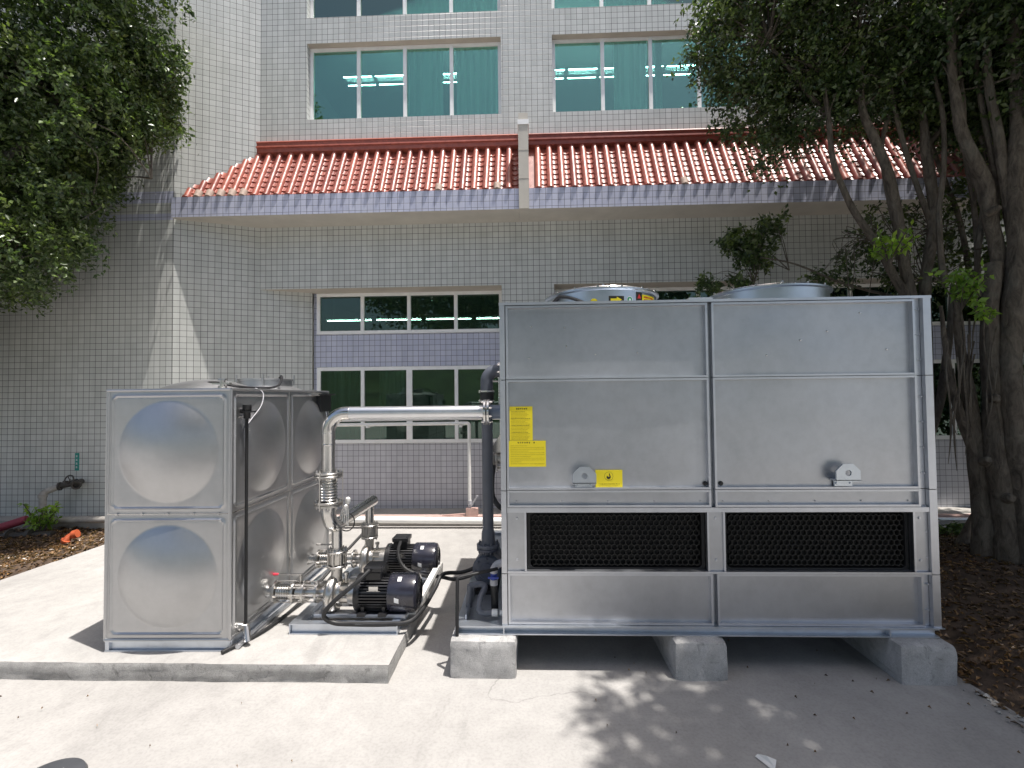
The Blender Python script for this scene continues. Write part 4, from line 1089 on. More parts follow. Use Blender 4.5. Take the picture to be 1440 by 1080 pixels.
def make_pump(loc, lab):
    t = thing("pump", lab, "pump", loc, pump_group)          # local: x along the shaft, z up from the skid top, shaft at hz
    hz = PZ - loc[2]
    # motor body with fins: gear shaped profile
    m_ = MB(); x0, x1 = .215, .46; nf = 36; v = []
    for x in (x0, x1):
        for i in range(nf):
            a = 2 * math.pi * i / nf
            for da, rr in ((-.35, .112), (-.22, .134), (.22, .134), (.35, .112)):
                q = a + da * 2 * math.pi / nf; v.append((x, rr * math.cos(q), hz + rr * math.sin(q)))
    L_ = nf * 4
    m_.add(v, [(i, (i + 1) % L_, L_ + (i + 1) % L_, L_ + i) for i in range(L_)] + [tuple(range(L_ - 1, -1, -1)), tuple(range(L_, 2 * L_))])
    m_.build("motor_body", 'blackp', t, smooth=False)
    m_ = MB(); m_.lathe([(.18, .10), (.182, .138), (.205, .142), (.225, .130)], (0, 0, hz), (1, 0, 0), 32); m_.build('end_shield', 'blackp', t); m_ = MB(); m_.lathe([(.455, .128), (.46, .140), (.478, .140)], (0, 0, hz), (1, 0, 0), 32)
    m_.build("end_shield", 'blackp', t)
    m_ = MB(); m_.lathe([(.44, .140), (.45, .147), (.62, .147), (.645, .140), (.655, .125), (.658, .11)], (0, 0, hz), (1, 0, 0), 40)
    c = m_.build("fan_cowl", 'cowl', t)
    g = MB()
    for q in range(4): 
        rr = .03 + .024 * q; g.tube([(.660, rr * math.cos(a), hz + rr * math.sin(a)) for a in np.linspace(0, 2 * math.pi, 25)], .003, 5, caps=False)
    g.build("cowl_grille", 'blackp').parent = c
    s = MB(); s.add([(.51, -.1476 * math.sin(R(q)), hz + .1476 * math.cos(R(q))) for q in (22, 30, 38)] + [(.54, -.1476 * math.sin(R(q)), hz + .1476 * math.cos(R(q))) for q in (22, 30, 38)], [(0, 1, 4, 3), (1, 2, 5, 4)])
    s.add([(.50, -.1476 * math.sin(R(q)), hz + .1476 * math.cos(R(q))) for q in (84, 90, 98)] + [(.535, -.1476 * math.sin(R(q)), hz + .1476 * math.cos(R(q))) for q in (88, 94, 102)], [(0, 1, 4, 3), (1, 2, 5, 4)])
    s.build("cowl_sticker", 'whiteink').parent = c
    # feet and terminal box
    m_ = MB(); 
    for x in (.25, .41):
        for s_ in (-1, 1): m_ = MB(); m_.box(x - .03, x + .03, s_ * .12 - .035, s_ * .12 + .035, 0, .02); m_.box(x - .012, x + .012, s_ * .10 - .015, s_ * .10 + .015, .02, hz - .06); m_.build("motor_foot", 'blackp', t, smooth=False)
    m_ = MB(); m_.box(.255, .385, -.075, .06, hz + .115, hz + .175, .008); m_.box(.245, .395, -.085, .07, hz + .178, hz + .215, .010)
    for s_ in (-1, 1): m_.lathe([(0, .006), (.008, .005)], (.32 + s_ * .06, -.06, hz + .214), (0, 0, 1), 6)
    m_.build("terminal_box", 'blackp', t)
    m_ = MB(); m_.box(.30, .37, -.118, -.112, hz + .055, hz + .085); m_.box(.285, .385, -.122, -.108, hz + .05, hz + .054); m_.build("rating_plate", 'chrome', t, smooth=False)
    # lantern between motor and pump
    m_ = MB(); m_.lathe([(.035, .095), (.06, .095), (.065, .055), (.12, .055), (.125, .10), (.18, .11)], (0, 0, hz), (1, 0, 0), 28)
    for q in range(6):
        a = q * math.pi / 3 + .3; m_.box(.06, .13, .085 * math.cos(a) - .012, .085 * math.cos(a) + .012, hz + .085 * math.sin(a) - .012, hz + .085 * math.sin(a) + .012)
    m_.build("lantern", 'cast', t)
    # volute, snail shaped, and its discharge neck
    m_ = MB(); v = []; na, nb = 40, 12
    for i in range(na + 1):
        a = 2 * math.pi * i / na - math.pi / 2; rs = .032 + .016 * i / na; rad = .088 + .022 * i / na
        for j in range(nb):
            b = 2 * math.pi * j / nb; v.append((-.01 + rs * math.cos(b) * 1.0, (rad + rs * math.sin(b)) * math.cos(a), hz + (rad + rs * math.sin(b)) * math.sin(a)))
    m_.add(v, [(i * nb + j, i * nb + (j + 1) % nb, (i + 1) * nb + (j + 1) % nb, (i + 1) * nb + j) for i in range(na) for j in range(nb)])
    m_.lathe([(-.05, .06), (-.04, .09), (.02, .098), (.04, .09)], (0, 0, hz), (1, 0, 0), 32)
    m_.tube([(0, 0, hz + .08), (.008, 0, hz + .14), (.01, 0, hz + .20)], [.05, .042, .042], 20)
    m_.build("volute", 'cast', t)
    m_ = MB(); m_.box(-.05, .03, -.10, .10, 0, .012); m_.box(-.04, .02, -.06, .06, .012, hz - .10); m_.build("pump_foot", 'blackp', t, smooth=False)
    m_ = MB(); m_.flange((.01, 0, hz + .205), (0, 0, 1), .078, .018, 4, .008); m_.build("discharge_flange", 'cast', t)
    m_ = MB(); m_.lathe([(-.13, .042), (-.05, .05)], (0, 0, hz), (1, 0, 0), 20); m_.flange((-.135, 0, hz), (1, 0, 0), .082, .018, 4, .008); m_.build("suction_flange", 'cast', t)
    # little bleed cock
    m_ = MB(); m_.lathe([(0, .012), (.05, .012), (.052, .02), (.07, .02)], (.09, -.02, hz + .09), (0, 0, 1), 10); m_.build("bleed_cock", 'chrome', t)
    return t
LZ = sz1 + .030
pump_y = (3.75, 4.52)
make_pump((PXV, pump_y[0], LZ), "black motor pump at the front of the skid, nearest the camera")
make_pump((PXV, pump_y[1], LZ), "black motor pump at the rear of the skid, behind the first one")

def bellows(m_, a, b, r, n=7, amp=.012):
    a, b = Vector(a), Vector(b); L_ = (b - a).length; prof = []
    st = L_ / (n * 4)
    for i in range(n * 4 + 1): prof.append((st * i, r + amp * (.5 - .5 * math.cos(i / 4 * 2 * math.pi)) ** .7))
    m_.lathe(prof, a, b - a, 28)
# suction line from tank to each pump: elbow stub, bellows, butterfly valve
for y, lab in zip(pump_y, ("short stainless suction line with bellows from the tank to the front pump", "short stainless suction line with bellows from the tank to the rear pump")):
    x0, x1 = -2.085, PXV - .150
    t = thing("suction_pipe", lab, "pipe", ((x0 + x1) / 2, y, PZ), "suction lines")
    c = (x0 + x1) / 2
    m_ = MB(); m_.lathe([(0, .055), (.01, .05), (.03, .042), (.09, .042)], (x0 - c - .02, 0, 0), (1, 0, 0), 24); m_.build("pipe_stub", 'pipe', t)
    m_ = MB(); m_.flange((x0 - c + .085, 0, 0), (1, 0, 0), .085, .018, 6, .008); m_.build("flange", 'cast', t)
    m_ = MB(); bellows(m_, (x0 - c + .095, 0, 0), (x0 - c + .225, 0, 0), .048, 7); m_.build("bellows", 'pipe', t)
    m_ = MB(); m_.flange((x0 - c + .235, 0, 0), (1, 0, 0), .085, .018, 6, .008)
    for s_ in (-1, 1): m_.cyl((x0 - c + .07, 0, s_ * .083), (x0 - c + .25, 0, s_ * .083), .004, 6); m_.cyl((x0 - c + .07, -.083 * s_, 0), (x0 - c + .25, -.083 * s_, 0), .004, 6)
    m_.build("flange", 'cast', t)
    m_ = MB(); m_.lathe([(0, .05), (.005, .062), (.05, .062), (.055, .05)], (x0 - c + .25, 0, 0), (1, 0, 0), 24); m_.cyl((x0 - c + .278, 0, .05), (x0 - c + .278, 0, .13), .012, 10)
    for q in range(6):
        a = q * math.pi / 3; m_.cyl((x0 - c + .215, .074 * math.cos(a), .074 * math.sin(a)), (x1 - c + .03, .074 * math.cos(a), .074 * math.sin(a)), .0055, 6)
    m_.build("butterfly_valve", 'cast', t)
    m_ = MB(); m_.box(x0 - c + .10, x0 - c + .285, -.008, .008, .128, .138); m_.build("valve_handle", 'chrome', t, smooth=False)
    m_ = MB(); m_.lathe([(0, .009), (.04, .011), (.044, .006)], (x0 - c + .10, 0, .134), (-1, 0, 0), 10); m_.build("handle_grip", 'handle' if y < 4 else 'cast', t)
    m_ = MB(); m_.flange((x0 - c + .315, 0, 0), (1, 0, 0), .085, .016, 6, .008); m_.tube([(x0 - c + .32, 0, 0), (x1 - c + .01, 0, 0)], .046, 20); m_.build("flange", 'cast', t)

# discharge pipework: risers, header, upright with bellows, long run to the tower
RX = PXV + .01; HZ = .868; UX, UY = -1.56, 3.75; TZ = 1.742; PR = .050
dp = thing("discharge_pipe", "stainless discharge pipework rising from both pumps and running across to the cooling tower", "pipe", (UX, UY, HZ))
def dpb(m_, name, mats, **kw):
    o = m_.build(name, mats, **kw); o.parent = dp; o.matrix_parent_inverse = Matrix.Translation((-UX, -UY, -HZ)); return o
for y in pump_y:
    z0 = PZ + .215
    m_ = MB(); m_.lathe([(0, .050), (.004, .062), (.085, .062), (.089, .05)], (RX, y, z0 + .004), (0, 0, 1), 24)
    for q in range(8):
        a = q * math.pi / 4; m_.cyl((RX + .072 * math.cos(a), y + .072 * math.sin(a), z0 - .02), (RX + .072 * math.cos(a), y + .072 * math.sin(a), z0 + .125), .006, 6)
    m_.flange((RX, y, z0 + .103), (0, 0, 1), .084, .016, 8, .007)
    dpb(m_, "check_valve", 'cast')
    m_ = MB(); m_.tube([(RX, y, z0 + .11), (RX, y, HZ)], .040, 20); dpb(m_, "riser", 'pipe')
# header along Y
m_ = MB(); m_.tube([(RX, pump_y[1] + .11, HZ), (RX, pump_y[0] + .04, HZ)], PR * .95, 24); m_.lathe([(0, PR * .93), (.02, PR * .6)], (RX, pump_y[1] + .11, HZ), (0, 1, 0), 20); dpb(m_, "header", 'pipe')
# elbow from header to the upright
m_ = MB(); yv = pump_y[0] - .12
pa = smoothpath([(RX, pump_y[0] + .05, HZ), (RX - .004, pump_y[0] - .02, HZ - .002), (RX - .012, pump_y[0] - .085, HZ + .035), (RX - .02, pump_y[0] - .11, HZ + .10), (RX - .022, pump_y[0] - .112, HZ + .17)], 6)
m_.tube(pa, PR * 1.08, 24); dpb(m_, "elbow", 'pipe')
UY2 = pump_y[0] - .112; UX2 = RX - .022
m_ = MB(); m_.flange((UX2, UY2, HZ + .178), (0, 0, 1), .100, .018, 8, .008); m_.flange((UX2, UY2, HZ + .20), (0, 0, 1), .104, .016, 8, .008); dpb(m_, "flange", 'cast')
m_ = MB(); bellows(m_, (UX2, UY2, HZ + .21), (UX2, UY2, HZ + .385), .058, 8); dpb(m_, "bellows", 'pipe')
m_ = MB(); m_.flange((UX2, UY2, HZ + .395), (0, 0, 1), .104, .016, 8, .008); m_.flange((UX2, UY2, HZ + .418), (0, 0, 1), .100, .018, 8, .008)
for q in range(3):
    a = q * 2 * math.pi / 3 + .3; m_.cyl((UX2 + .104 * math.cos(a), UY2 + .104 * math.sin(a), HZ + .15), (UX2 + .104 * math.cos(a), UY2 + .104 * math.sin(a), HZ + .45), .0045, 6)
dpb(m_, "flange", 'cast')
m_ = MB(); m_.tube([(UX2, UY2, HZ + .42), (UX2, UY2, 1.56)], PR, 24)
for zz in (1.50, 1.585): m_.lathe([(0, PR), (.006, PR + .0025), (.012, PR)], (UX2, UY2, zz), (0, 0, 1), 24)
dpb(m_, "upright", 'pipe')
m_ = MB(); er = .14; m_.tube([(UX2, UY2, 1.555)] + arc((UX2 + er, UY2, TZ - er), (UX2, UY2, TZ - er), (UX2 + er, UY2, TZ), 10) + [(UX2 + er + .03, UY2, TZ)], PR * 1.03, 24); dpb(m_, "elbow", 'pipe')
m_ = MB(); m_.tube([(UX2 + er + .028, UY2, TZ), (-.34, UY2, TZ)], PR, 24); dpb(m_, "long_run", 'galvpipe')
m_ = MB(); m_.flange((-.335, UY2, TZ), (1, 0, 0), .098, .018, 8, .008); m_.flange((-.310, UY2, TZ), (1, 0, 0), .098, .018, 8, .008); dpb(m_, "flange", 'chrome')
m_ = MB(); m_.tube([(-.30, UY2, TZ), (-.197, UY2, TZ)], PR * 1.05, 24); dpb(m_, "inlet_stub", 'bluepipe')
# gauge cock with tied tape on the header
m_ = MB(); gx, gy, gz = RX + .06, pump_y[0] + .05, HZ + .05
m_.cyl((RX, gy, HZ + .04), (gx, gy, gz + .03), .012, 10); m_.cyl((gx, gy, gz + .02), (gx, gy, gz + .10), .016, 10); dpb(m_, "gauge_cock", 'chrome')
m_ = MB(); m_.lathe([(0, .012), (.02, .022), (.045, .018), (.055, .004)], (gx + .004, gy, gz + .10), (.1, 0, 1), 10)
for q in range(5): m_.tube(smoothpath([(gx, gy - .015, gz + .10), (gx - .02 + .012 * q, gy - .05, gz + .06), (gx - .035 + .016 * q, gy - .055, gz - .02 - .01 * q)], 4), .004, 5)
dpb(m_, "white_tape", 'white')
m_ = MB(); m_.tube([(RX + .02 + .075 * math.cos(a) * .9, pump_y[0] + .14, HZ - .015 + .075 * math.sin(a)) for a in np.linspace(0, 2 * math.pi, 25)], .005, 6, caps=False); dpb(m_, "wire_loop", 'rubber')

# ------------------------------------------------------------------ cables
def cable(pts, r, lab, mat='rubber', grp=None, name="cable"):
    m_ = MB(); m_.tube(smoothpath(pts, 8), r, 10); o = m_.build(name, mat); return tag(o, lab, "cable", grp)
yp = pump_y[0]
cable([(PXV + .30, yp - .09, PZ + .20), (PXV + .22, yp - .16, PZ + .13), (PXV + .08, yp - .21, PZ + .02), (PXV + .0, yp - .22, PZ - .08), (PXV + .06, yp - .20, PZ - .145), (PXV + .2, yp - .19, PZ - .16), (PXV + .45, yp - .19, PZ - .16), (PXV + .62, yp - .17, PZ - .15), (PXV + .69, yp - .02, PZ - .12), (-.80, yp + .26, .27), (-.76, yp + .42, .33), (-.60, yp + .50, .32), (-.44, yp + .46, .40), (-.36, yp + .44, .50)], .017,
      "thick black cable looping from the front pump's terminal box towards the tower")
yp2 = pump_y[1]
cable([(PXV + .33, yp2 - .09, PZ + .19), (PXV + .325, yp2 - .16, PZ + .09), (PXV + .40, yp2 - .20, PZ - .02), (PXV + .56, yp2 - .20, PZ - .08), (-.80, yp2 - .30, .29), (-.66, yp2 - .34, .285), (-.50, yp2 - .34, .33), (-.38, yp2 - .30, .42), (-.33, yp2 - .25, .52)], .016,
      "black cable from the rear pump's terminal box to the tower")
cable([(-2.12, 3.26, SLZ + .016), (-2.05, 3.42, SLZ + .018), (-1.99, 3.62, SLZ + .018), (-1.96, 3.95, SLZ + .02), (-1.90, 4.3, SLZ + .10), (-1.80, 4.62, SLZ + .25), (-1.72, 4.9, SLZ + .36)], .014, "black cable lying along the foot of the tank")
cable([(-2.055, 3.33, SLZ + .02), (-2.055, 3.6, SLZ + .02), (-2.05, 4.2, SLZ + .02), (-2.04, 4.95, SLZ + .02)], .018, "grey conduit lying against the tank's base frame", 'lip', name="conduit")
m_ = MB(); m_.box(-.90, -.83, 4.06, 4.62, .0, .012) if 0 else None
a, b = Vector((-.83, 4.22, .36)), Vector((-.92, 3.70, .20)); d = (b - a) / 2
m_ = MB(); m_.obox((a + b) / 2, d, Vector((.028, 0, 0)), Vector((0, .002, .004))); m_.obox((a + b) / 2 + Vector((.028, 0, .015)), d, Vector((.003, 0, 0)), Vector((0, 0, .018)))
tag(m_.build("cable_tray", 'white', smooth=False), "short white angle tray carrying the pump cables over the slab edge", "cable tray")

# ================================================================== SPRAY PUMP AND ITS PIPES
sp = thing("spray_pump", "slate blue spray pump standing on the tower's base tray at its left side", "pump", (-.36, 4.0, .272))
def spb(m_, name, mats, **kw):
    o = m_.build(name, mats, **kw); o.parent = sp; o.matrix_parent_inverse = Matrix.Translation((.36, -4.0, -.272)); return o
m_ = MB(); m_.lathe([(-.06, .05), (-.055, .115), (.045, .12), (.06, .08), (.10, .06)], (-.36, 4.0, .45), (0, -1, 0), 32); m_.tube([(-.36, 4.0, .50), (-.355, 4.0, .60)], [.06, .048], 20); m_.lathe([(.06, .075), (.075, .11), (.085, .11), (.09, .07)], (-.36, 4.0, .45), (0, -1, 0), 28)
for q in range(8):
    a_ = q * math.pi / 4; m_.lathe([(0, .009), (.016, .008)], (-.36 + .095 * math.cos(a_), 3.915, .45 + .095 * math.sin(a_)), (0, -1, 0), 6)
spb(m_, "volute", 'pumpb')
m_ = MB(); m_.lathe([(.06, .09), (.09, .10), (.34, .10), (.36, .085)], (-.36, 4.0, .45), (0, 1, 0), 28); spb(m_, "motor", 'pumpb')
m_ = MB(); m_.box(-.45, -.27, 3.88, 4.36, .274, .30); m_.box(-.42, -.30, 3.95, 4.05, .30, .36); m_.box(-.42, -.30, 4.18, 4.28, .30, .36); spb(m_, "pump_foot", 'black', smooth=False)
m_ = MB(); m_.flange((-.355, 4.0, .605), (0, 0, 1), .092, .022, 8, .009); spb(m_, "discharge_flange", 'pumpb')

sv = thing("spray_pipe", "slate grey plastic pipe rising from the spray pump to an elbow at the tower's side", "pipe", (-.352, 4.0, .62))
def svb(m_, name, mats, **kw):
    o = m_.build(name, mats, **kw); o.parent = sv; o.matrix_parent_inverse = Matrix.Translation((.352, -4.0, -.62)); return o
m_ = MB(); m_.flange((-.353, 4.0, .632), (0, 0, 1), .095, .026, 8, .009); m_.lathe([(0, .058), (.09, .054), (.12, .046)], (-.353, 4.0, .645), (0, 0, 1), 24); svb(m_, "flange", 'pvc')
m_ = MB(); m_.tube([(-.353, 4.0, .70), (-.353, 4.0, 1.86)], .046, 24); svb(m_, "upright", 'pvc')
m_ = MB(); m_.lathe([(0, .045), (.01, .058), (.10, .058), (.11, .045)], (-.353, 4.0, 1.80), (0, 0, 1), 24); svb(m_, "rubber_joint", 'rubber')
m_ = MB()
for zz in (1.815, 1.895): m_.lathe([(0, .058), (.002, .062), (.014, .062), (.016, .058)], (-.353, 4.0, zz), (0, 0, 1), 24); m_.box(-.42, -.40, 3.99, 4.03, zz - .004, zz + .02)
svb(m_, "hose_clamp", 'chrome')
m_ = MB(); er = .09; m_.tube([(-.353, 4.0, 1.90)] + arc((-.353 + er, 4.0, 2.075 - er), (-.353, 4.0, 2.075 - er), (-.353 + er, 4.0, 2.075), 9) + [(-.197, 4.0, 2.075)], .053, 22); svb(m_, "elbow", 'pvc')
m_ = MB(); m_.flange((-.235, 4.0, 2.075), (1, 0, 0), .075, .016, 6, .008); m_.cyl((-.245, 3.93, 2.02), (-.245, 3.93, 1.72), .008, 8); m_.cyl((-.24, 3.96, 1.985), (-.30, 3.96, 1.985), .006, 6); svb(m_, "elbow_flange", 'chrome')

# small white and black drain pipes at the tower's foot
dr = thing("drain_pipe", "small white elbow with blue valve running into black pipe at the tower's foot", "pipe", (-.21, 3.5, .30))
def drb(m_, name, mats, **kw):
    o = m_.build(name, mats, **kw); o.parent = dr; o.matrix_parent_inverse = Matrix.Translation((.21, -3.5, -.30)); return o
m_ = MB(); m_.tube([(-.197, 3.5, .655)] + arc((-.21, 3.5, .595), (-.21, 3.5, .655), (-.27, 3.5, .595), 7) + [(-.27, 3.5, .585)], .028, 16); m_.tube([(-.27, 3.5, .54), (-.27, 3.5, .50)], .029, 16); drb(m_, "white_elbow", 'pvcl')
m_ = MB(); m_.cyl((-.27, 3.5, .59), (-.27, 3.5, .535), .024, 14); m_.box(-.31, -.235, 3.46, 3.472, .555, .567); drb(m_, "valve", 'blueh')
m_ = MB(); m_.tube([(-.27, 3.5, .51), (-.265, 3.5, .33)], .026, 14); drb(m_, "black_pipe", 'rubber')
m_ = MB(); m_.tube([(-.24, 3.42, .335), (-.28, 3.42, .335)], .026, 14); m_.tube([(-.205, 3.42, .335), (-.225, 3.42, .335)], .020, 14); drb(m_, "white_union", 'white')
m_ = MB(); m_.tube(smoothpath([(-.275, 3.42, .335), (-.34, 3.42, .335), (-.372, 3.42, .36), (-.365, 3.48, .42), (-.34, 3.55, .46), (-.38, 3.6, .465), (-.46, 3.6, .455)], 6), .022, 12); m_.tube([(-.455, 3.6, .46), (-.465, 3.6, .30)], .024, 12); drb(m_, "black_hose", 'pvc')
m_ = MB(); m_.tube([(-.505, 3.27, .246), (-.505, 3.30, .60), (-.505, 3.31, .615), (-.49, 3.315, .622), (-.24, 3.45, .632)], .012, 10)
tag(m_.build("black_conduit", 'black'), "thin black conduit bent over from the block to the white valve", "conduit")

# ================================================================== PIPES ON THE BUILDING
WY = 7.0; wx = P(660, 650, WY).x; zt_ = P(560, 596, WY).z
wp = thing("white_pipe", "thin white pipe running level past the ground floor windows and dropping to a tap", "pipe", (wx, WY, .142))
def wpb(m_, name, mats, **kw):
    o = m_.build(name, mats, **kw); o.parent = wp; o.matrix_parent_inverse = Matrix.Translation((-wx, -WY, -.142)); return o
m_ = MB(); m_.tube([(-3.2, WY, zt_ - .012), (wx - .03, WY, zt_)] + arc((wx - .03, WY, zt_ - .03), (wx - .03, WY, zt_), (wx, WY, zt_ - .03), 5) + [(wx, WY, .30)], .025, 14); wpb(m_, "white_run", 'white')
m_ = MB(); m_.tube([(-3.2, WY + .03, zt_ + .052), (-.36, WY + .03, zt_ + .068)], .020, 12); wpb(m_, "upper_run", 'white')
for x in (P(517, 597, WY).x, P(648, 597, WY).x):
    m_ = MB(); m_.box(x - .02, x + .02, WY - .03, WY + .02, zt_ - .055, zt_ - .026); m_.box(x - .008, x + .008, WY + .021, YW - .002, zt_ - .05, zt_ - .034); wpb(m_, "pipe_clip", 'white', smooth=False)
m_ = MB(); m_.lathe([(0, .034), (.06, .034)], (wx, WY, .30), (0, 0, 1), 12); m_.tube([(wx, WY, .30), (wx, WY, .20)], .022, 10); m_.obox((wx + .07, WY - .03, .36), Vector((.05, -.02, .08)), Vector((.012, 0, -.006)), Vector((0, .012, 0))); wpb(m_, "tap", 'pvcl')
m_ = MB(); m_.box(wx - .05, wx + .12, WY - .04, WY + .05, .144, .25); m_.tube([(wx - .05, WY, .17), (wx - .40, WY - .02, .15)], .010, 6); wpb(m_, "red_base", 'pink', smooth=False)
m_ = MB(); m_.tube([(-3.1, 6.86, .13), (-1.9, 6.86, .115), (-.40, 6.86, .10)], .048, 16); 
for x in (-2.9, -.62): m_.lathe([(0, .054), (.05, .054)], (x, 6.86, .127 if x < -2 else .102), (1, 0, 0), 16)
tag(m_.build("ground_pipe", 'white'), "white pipe lying on the concrete along the foot of the ledge", "pipe")
m_ = MB(); m_.tube([(3.9, 6.80, .22), (4.6, 6.80, .14), (6.5, 6.80, .12)], .03, 12); tag(m_.build("ground_pipe", 'galvpipe'), "pale pipe along the wall foot right of the cooling tower", "pipe")

# left: standpipe, hydrant valve, pipes on the soil
hy = thing("hydrant_valve", "dark iron valve with a dirty pale elbow pipe on the left wall above the soil", "valve", (-6.47, 6.65, .70))
def hyb(m_, name, mats, **kw):
    o = m_.build(name, mats, **kw); o.parent = hy; o.matrix_parent_inverse = Matrix.Translation((6.47, -6.65, -.70)); return o
p0 = [P(60, 738, 6.36), P(60, 700, 6.38), P(61, 694, 6.40), P(68, 690, 6.44), P(84, 684, 6.50)]
m_ = MB(); m_.tube(smoothpath(p0, 6), .042, 16); m_.lathe([(0, .052), (.05, .052)], P(60, 700, 6.38), (0, 0, 1), 16); hyb(m_, "elbow_pipe", 'dirtypipe')
m_ = MB(); m_.tube([P(80, 685, 6.49), P(90, 682, 6.53), P(112, 678, 6.60), P(114, 677, 6.66)], [.036, .044, .040, .04], 16)
for x_, r_ in ((83, .058), (106, .055)): m_.lathe([(0, r_), (.022, r_)], P(x_, 684 - (x_ - 83) * .22, 6.50 + (x_ - 83) * .004), (1, .3, .1), 16)
hyb(m_, "valve_body", 'darkvalve')
m_ = MB(); c_ = P(98, 675, 6.44); m_.lathe([(0, .028), (.06, .022), (.10, .012)], P(98, 679, 6.55), (0, -1, .35), 12); m_.tube([c_ + Vector((.062 * math.cos(a), -.01 + .02 * math.sin(a), .062 * math.sin(a))) for a in np.linspace(0, 2 * math.pi, 21)], .010, 6, caps=False)
for a in (0, 2.1, 4.2): m_.cyl(c_, c_ + Vector((.06 * math.cos(a), 0, .06 * math.sin(a))), .006, 5)
hyb(m_, "handwheel", 'darkvalve')
m_ = MB(); m_.lathe([(0, .045), (.07, .045), (.072, .058), (.09, .058), (.088, .036), (.03, .034)], P(109, 681, 6.58), (.55, -.8, -.05), 16); hyb(m_, "outlet", 'darkvalve')
m_ = MB(); m_.tube([P(48, 733, 6.33), P(100, 731.5, 6.33), P(170, 730, 6.33)], .042, 16); m_.lathe([(0, .05), (.08, .05)], P(60, 733, 6.33), (1, 0, 0), 16); tag(m_.build("grey_pipe", 'dirtypipe'), "dirty grey pipe lying along the ledge behind the tank", "pipe")
m_ = MB(); m_.tube(smoothpath([P(-60, 760, 6.0), P(0, 742, 6.1), P(38, 730, 6.2)], 4), .052, 14); tag(m_.build("red_pipe", 'red'), "faded dark red pipe lying on the soil at the left edge", "pipe")
m_ = MB(); m_.tube([P(-20, 757, 6.05), P(20, 754, 6.08), P(75, 752, 6.1)], .05, 14); m_.lathe([(0, .075), (.03, .075)], P(12, 753, 6.06), (1, 0, .1), 14); m_.lathe([(0, .075), (.05, .07)], P(40, 752, 6.06), (1, 0, .05), 14)
tag(m_.build("iron_pipe", 'darkvalve'), "dark rusty iron pipe with flanges half buried in the soil", "pipe")
m_ = MB(); m_.tube(smoothpath([P(90, 764, 5.85), P(97, 755, 5.9), P(108, 751, 5.95)], 5), .038, 14); m_.lathe([(0, .052), (.05, .052)], P(103, 752, 5.92), (.9, .2, .3), 16); m_.lathe([(0, .046), (.03, .05)], P(91, 762, 5.86), (.5, 0, .8), 14)
tag(m_.build("orange_fitting", 'orange'), "bright orange pipe elbow lying on the soil left of the tank", "pipe fitting")
# green sign
c = P(107.5, 649.5, 6.685); m_ = MB(); y = yl - .012
m_.box(c.x - .027, c.x + .027, y, yl - .001, c.z - .125, c.z + .125); m_.cur = 1
for i in range(4):
    z = c.z + .068 - i * .052
    for (a, b, e, g) in ((-.012, .012, .018, .024), (-.012, .012, .004, .009), (-.003, .003, -.004, .024), (-.012, -.008, -.004, .010), (.008, .012, -.004, .010)):
        m_.quad((c.x + a, y - .001 - .0002 * (e > .01), z + e), (c.x + b, y - .001 - .0002 * (e > .01), z + e), (c.x + b, y - .001 - .0002 * (e > .01), z + g), (c.x + a, y - .001 - .0002 * (e > .01), z + g))
tag(m_.build("wall_sign", ['greensign', 'whiteink'], smooth=False), "narrow green upright sign with four white characters on the left wall", "sign")
# leaning dark board edge beside the tank
m_ = MB(); m_.obox((-5.25, 6.60, .52), Vector((.05, .06, .50)), Vector((.03, 0, -.003)), Vector((0, .012, -.001))); tag(m_.build("leaning_board", 'darkvalve', smooth=False), "dark board leaning on the left wall behind the tank", "board")

# ================================================================== TREES
def leaves(mb_v, mb_f, centers, ln, wd, up=.35):
    """append folded diamond leaves at the centres (numpy)"""
    n = len(centers)
    d = rng.normal(size=(n, 3)); d[:, 2] -= .25; d /= np.linalg.norm(d, axis=1)[:, None]
    nr = rng.normal(size=(n, 3)) * .8; nr[:, 2] += 1.0
    s = np.cross(d, nr); s /= np.linalg.norm(s, axis=1)[:, None] + 1e-9
    nn = np.cross(s, d)
    L = ln * rng.uniform(.65, 1.25, n)[:, None]; Wd = wd * rng.uniform(.7, 1.2, n)[:, None]
    base = centers; tip = centers + d * L; mid = centers + d * L * .45
    a = mid + s * Wd / 2 + nn * Wd * .22; b = mid - s * Wd / 2 + nn * Wd * .22
    v = np.stack([base, a, tip, b], 1).reshape(-1, 3)
    i = np.arange(n) * 4
    f = np.stack([np.stack([i, i + 1, i + 2], 1), np.stack([i, i + 2, i + 3], 1)], 1).reshape(-1, 3)
    return v, f
def np_mesh(name, v, f, mat, parent=None):
    me = bpy.data.meshes.new(name)
    me.vertices.add(len(v)); me.vertices.foreach_set('co', np.asarray(v, np.float32).ravel())
    me.loops.add(len(f) * 3); me.loops.foreach_set('vertex_index', np.asarray(f, np.int32).ravel())
    me.polygons.add(len(f)); me.polygons.foreach_set('loop_start', np.arange(len(f), dtype=np.int32) * 3)
    me.materials.append(M[mat]); me.update(); me.validate()
    o = bpy.data.objects.new(name, me); COL.objects.link(o)
    if parent: o.parent = parent
    return o
